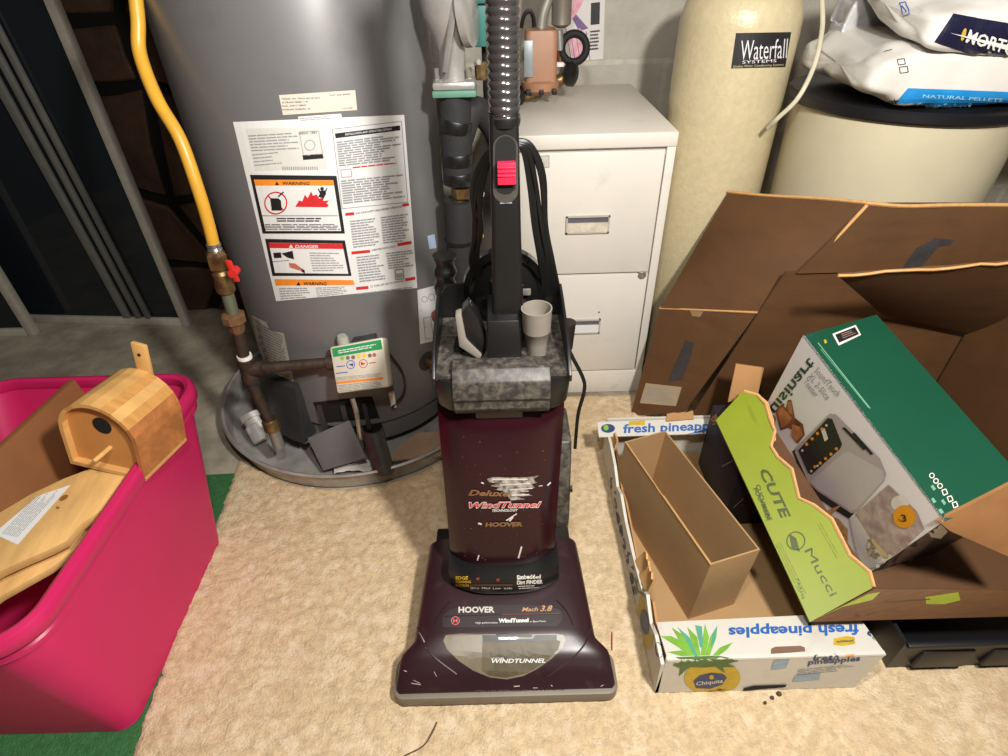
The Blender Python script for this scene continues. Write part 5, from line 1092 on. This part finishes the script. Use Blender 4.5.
MB().box((cx0-.012, cy0_-.018, .108), (1.165, cy0_-.006, .118)).build('rim', mcr, cr, bevel=.003)

# big open carton leaning against the tanks
bc = thing('large_carton', (.70, 1.05, 0), 'large brown open carton leaning against the softener tanks', 'carton')
Lb_, Lm, Lt = AY(630, 416, 1.195), AY(660, 308, 1.275), AY(728, 192, 1.362)
Eb, Em, Et = AY(684, 412, 1.115), AY(757, 313, 1.095), AY(866, 203, 1.09)
lp = MB().sheet(Lb_, Eb, Em, Lm, .006, 8, 8, .004); LPS = lp.bvh(); lpo = lp.build('side_panel', mkraftd, bc)
fpn = MB().sheet(Lm+Vector((0, -.004, .003)), Em+Vector((0, -.004, .003)), Et, Lt, .006, 8, 8, .012, .0015); FPS = fpn.bvh(); fpo = fpn.build('side_flap', mkraftd, bc)
MB().tube([Lm, Em+Vector((.0, -.003, .003))], .003, 6).build('fold_edge', medge, bc)
MB().tube(spline([Lt+Vector((0, 0, .001)), (Lt*.7+Et*.3)+Vector((0, 0, -.001)), (Lt*.3+Et*.7)+Vector((0, 0, .002)), Et+Vector((0, 0, .001))], 5), .0035, 6).build('cut_edge', medge, bc)
MB().tube(spline([Et+Vector((0, -.006, -.002)), (Et*.66+Em*.34)+Vector((.004, -.008, 0)), (Et*.33+Em*.67)+Vector((.004, -.008, 0)), Em+Vector((.004, -.008, .004))], 5), .0036, 6).build('cut_edge', medge, bc)
dec('label_sticker', M('carton_label', (170, 152, 124), .5, var=.08), lpo, .001, lambda D: D.quad((646, 383), (682, 387), (676, 406), (640, 403), 3, 3), LPS)
dec('label_print', mgrey, lpo, .0016, lambda D: D.lines((648, 386), (678, 390), (674, 403), (643, 400), 5, .3), LPS)
mtp = M('blue_grey_smear', (62, 58, 58), .5, var=.25, scale=30)
dec('tape_smear', mtp, lpo, .001, lambda D: D.poly([(686, 340), (694, 343), (690, 360), (682, 380), (668, 381), (676, 362)]), LPS)
lip = dec('label_tape', M('clear_tape', (150, 118, 84), .2), lpo, .0008, lambda D: D.poly([(690, 310), (704, 311), (700, 317), (692, 316)]), LPS)
# back wall and back flap
Ba, Bb = Vector((.45, 1.085, .012)), Vector((1.26, 1.085, .012)); zc = AY(840, 272, 1.075).z
MB().sheet(Ba, Bb, Vector((1.26, 1.075, zc)), Vector((.60, 1.08, zc)), .006, 8, 8).build('back_panel', mkraftd, bc)
Etr = AY(1060, 205, 1.09)
bf = MB().sheet(Vector((.62, 1.073, zc)), Vector((1.26, 1.07, zc)), Vector((1.26, 1.09, Etr.z)), Et+Vector((.004, -.001, 0)), .006, 8, 6, .004); BFS = bf.bvh(); bfo = bf.build('back_flap', mkraftd, bc)
dec('tape_smear', mtp, bfo, .001, lambda D: D.poly([(935, 238), (955, 240), (950, 245), (938, 247), (922, 266), (902, 268), (916, 248)]), BFS)
MB().tube(spline([Et, AY(905, 206, 1.088), AY(960, 205, 1.088), Etr], 5), .0042, 6).build('cut_edge', medge, bc)
MB().sheet(AY(884, 316, 1.055), AY(1060, 352, 1.055), AY(1060, 259, .90), AY(838, 276, .90), .005, 14, 5, .003, .003).build('inner_flap', mkraftd, bc)
ep = [AY(838+222*i/14, 276-17*i/14+random.uniform(-1.2, 1.2), .898) for i in range(15)]
MB().tube(ep, .0026, 6).build('torn_edge', medge, bc)
MB().sheet((1.04, 1.07, .012), (1.04, .66, .012), (1.04, .66, .42), (1.04, 1.06, .5), .006, 6, 6).build('side_panel', mkraftd, bc)
MB().box((.58, .86, .012), (1.035, 1.07, .018)).build('bottom', mkraft, bc)
MB().sheet(AY(950, 531, .512), AY(1030, 566, .50), AY(1030, 474, .53), AY(938, 521, .516), .005, 6, 4, .003).build('front_flap', M('kraft_mid', (146, 102, 60), .8, var=.1), bc)
tagp = [AY(768, 340, 1.0), AY(783, 345, 1.0), AY(785, 342, 1.0), AY(770, 337, 1.0)]
MB().sheet(AY(728, 402, .97), AY(757, 398, .965), AY(764, 368, .985), AY(736, 364, .99), .004, 4, 4, .006).build('crumpled_flap', mkraft, bc)
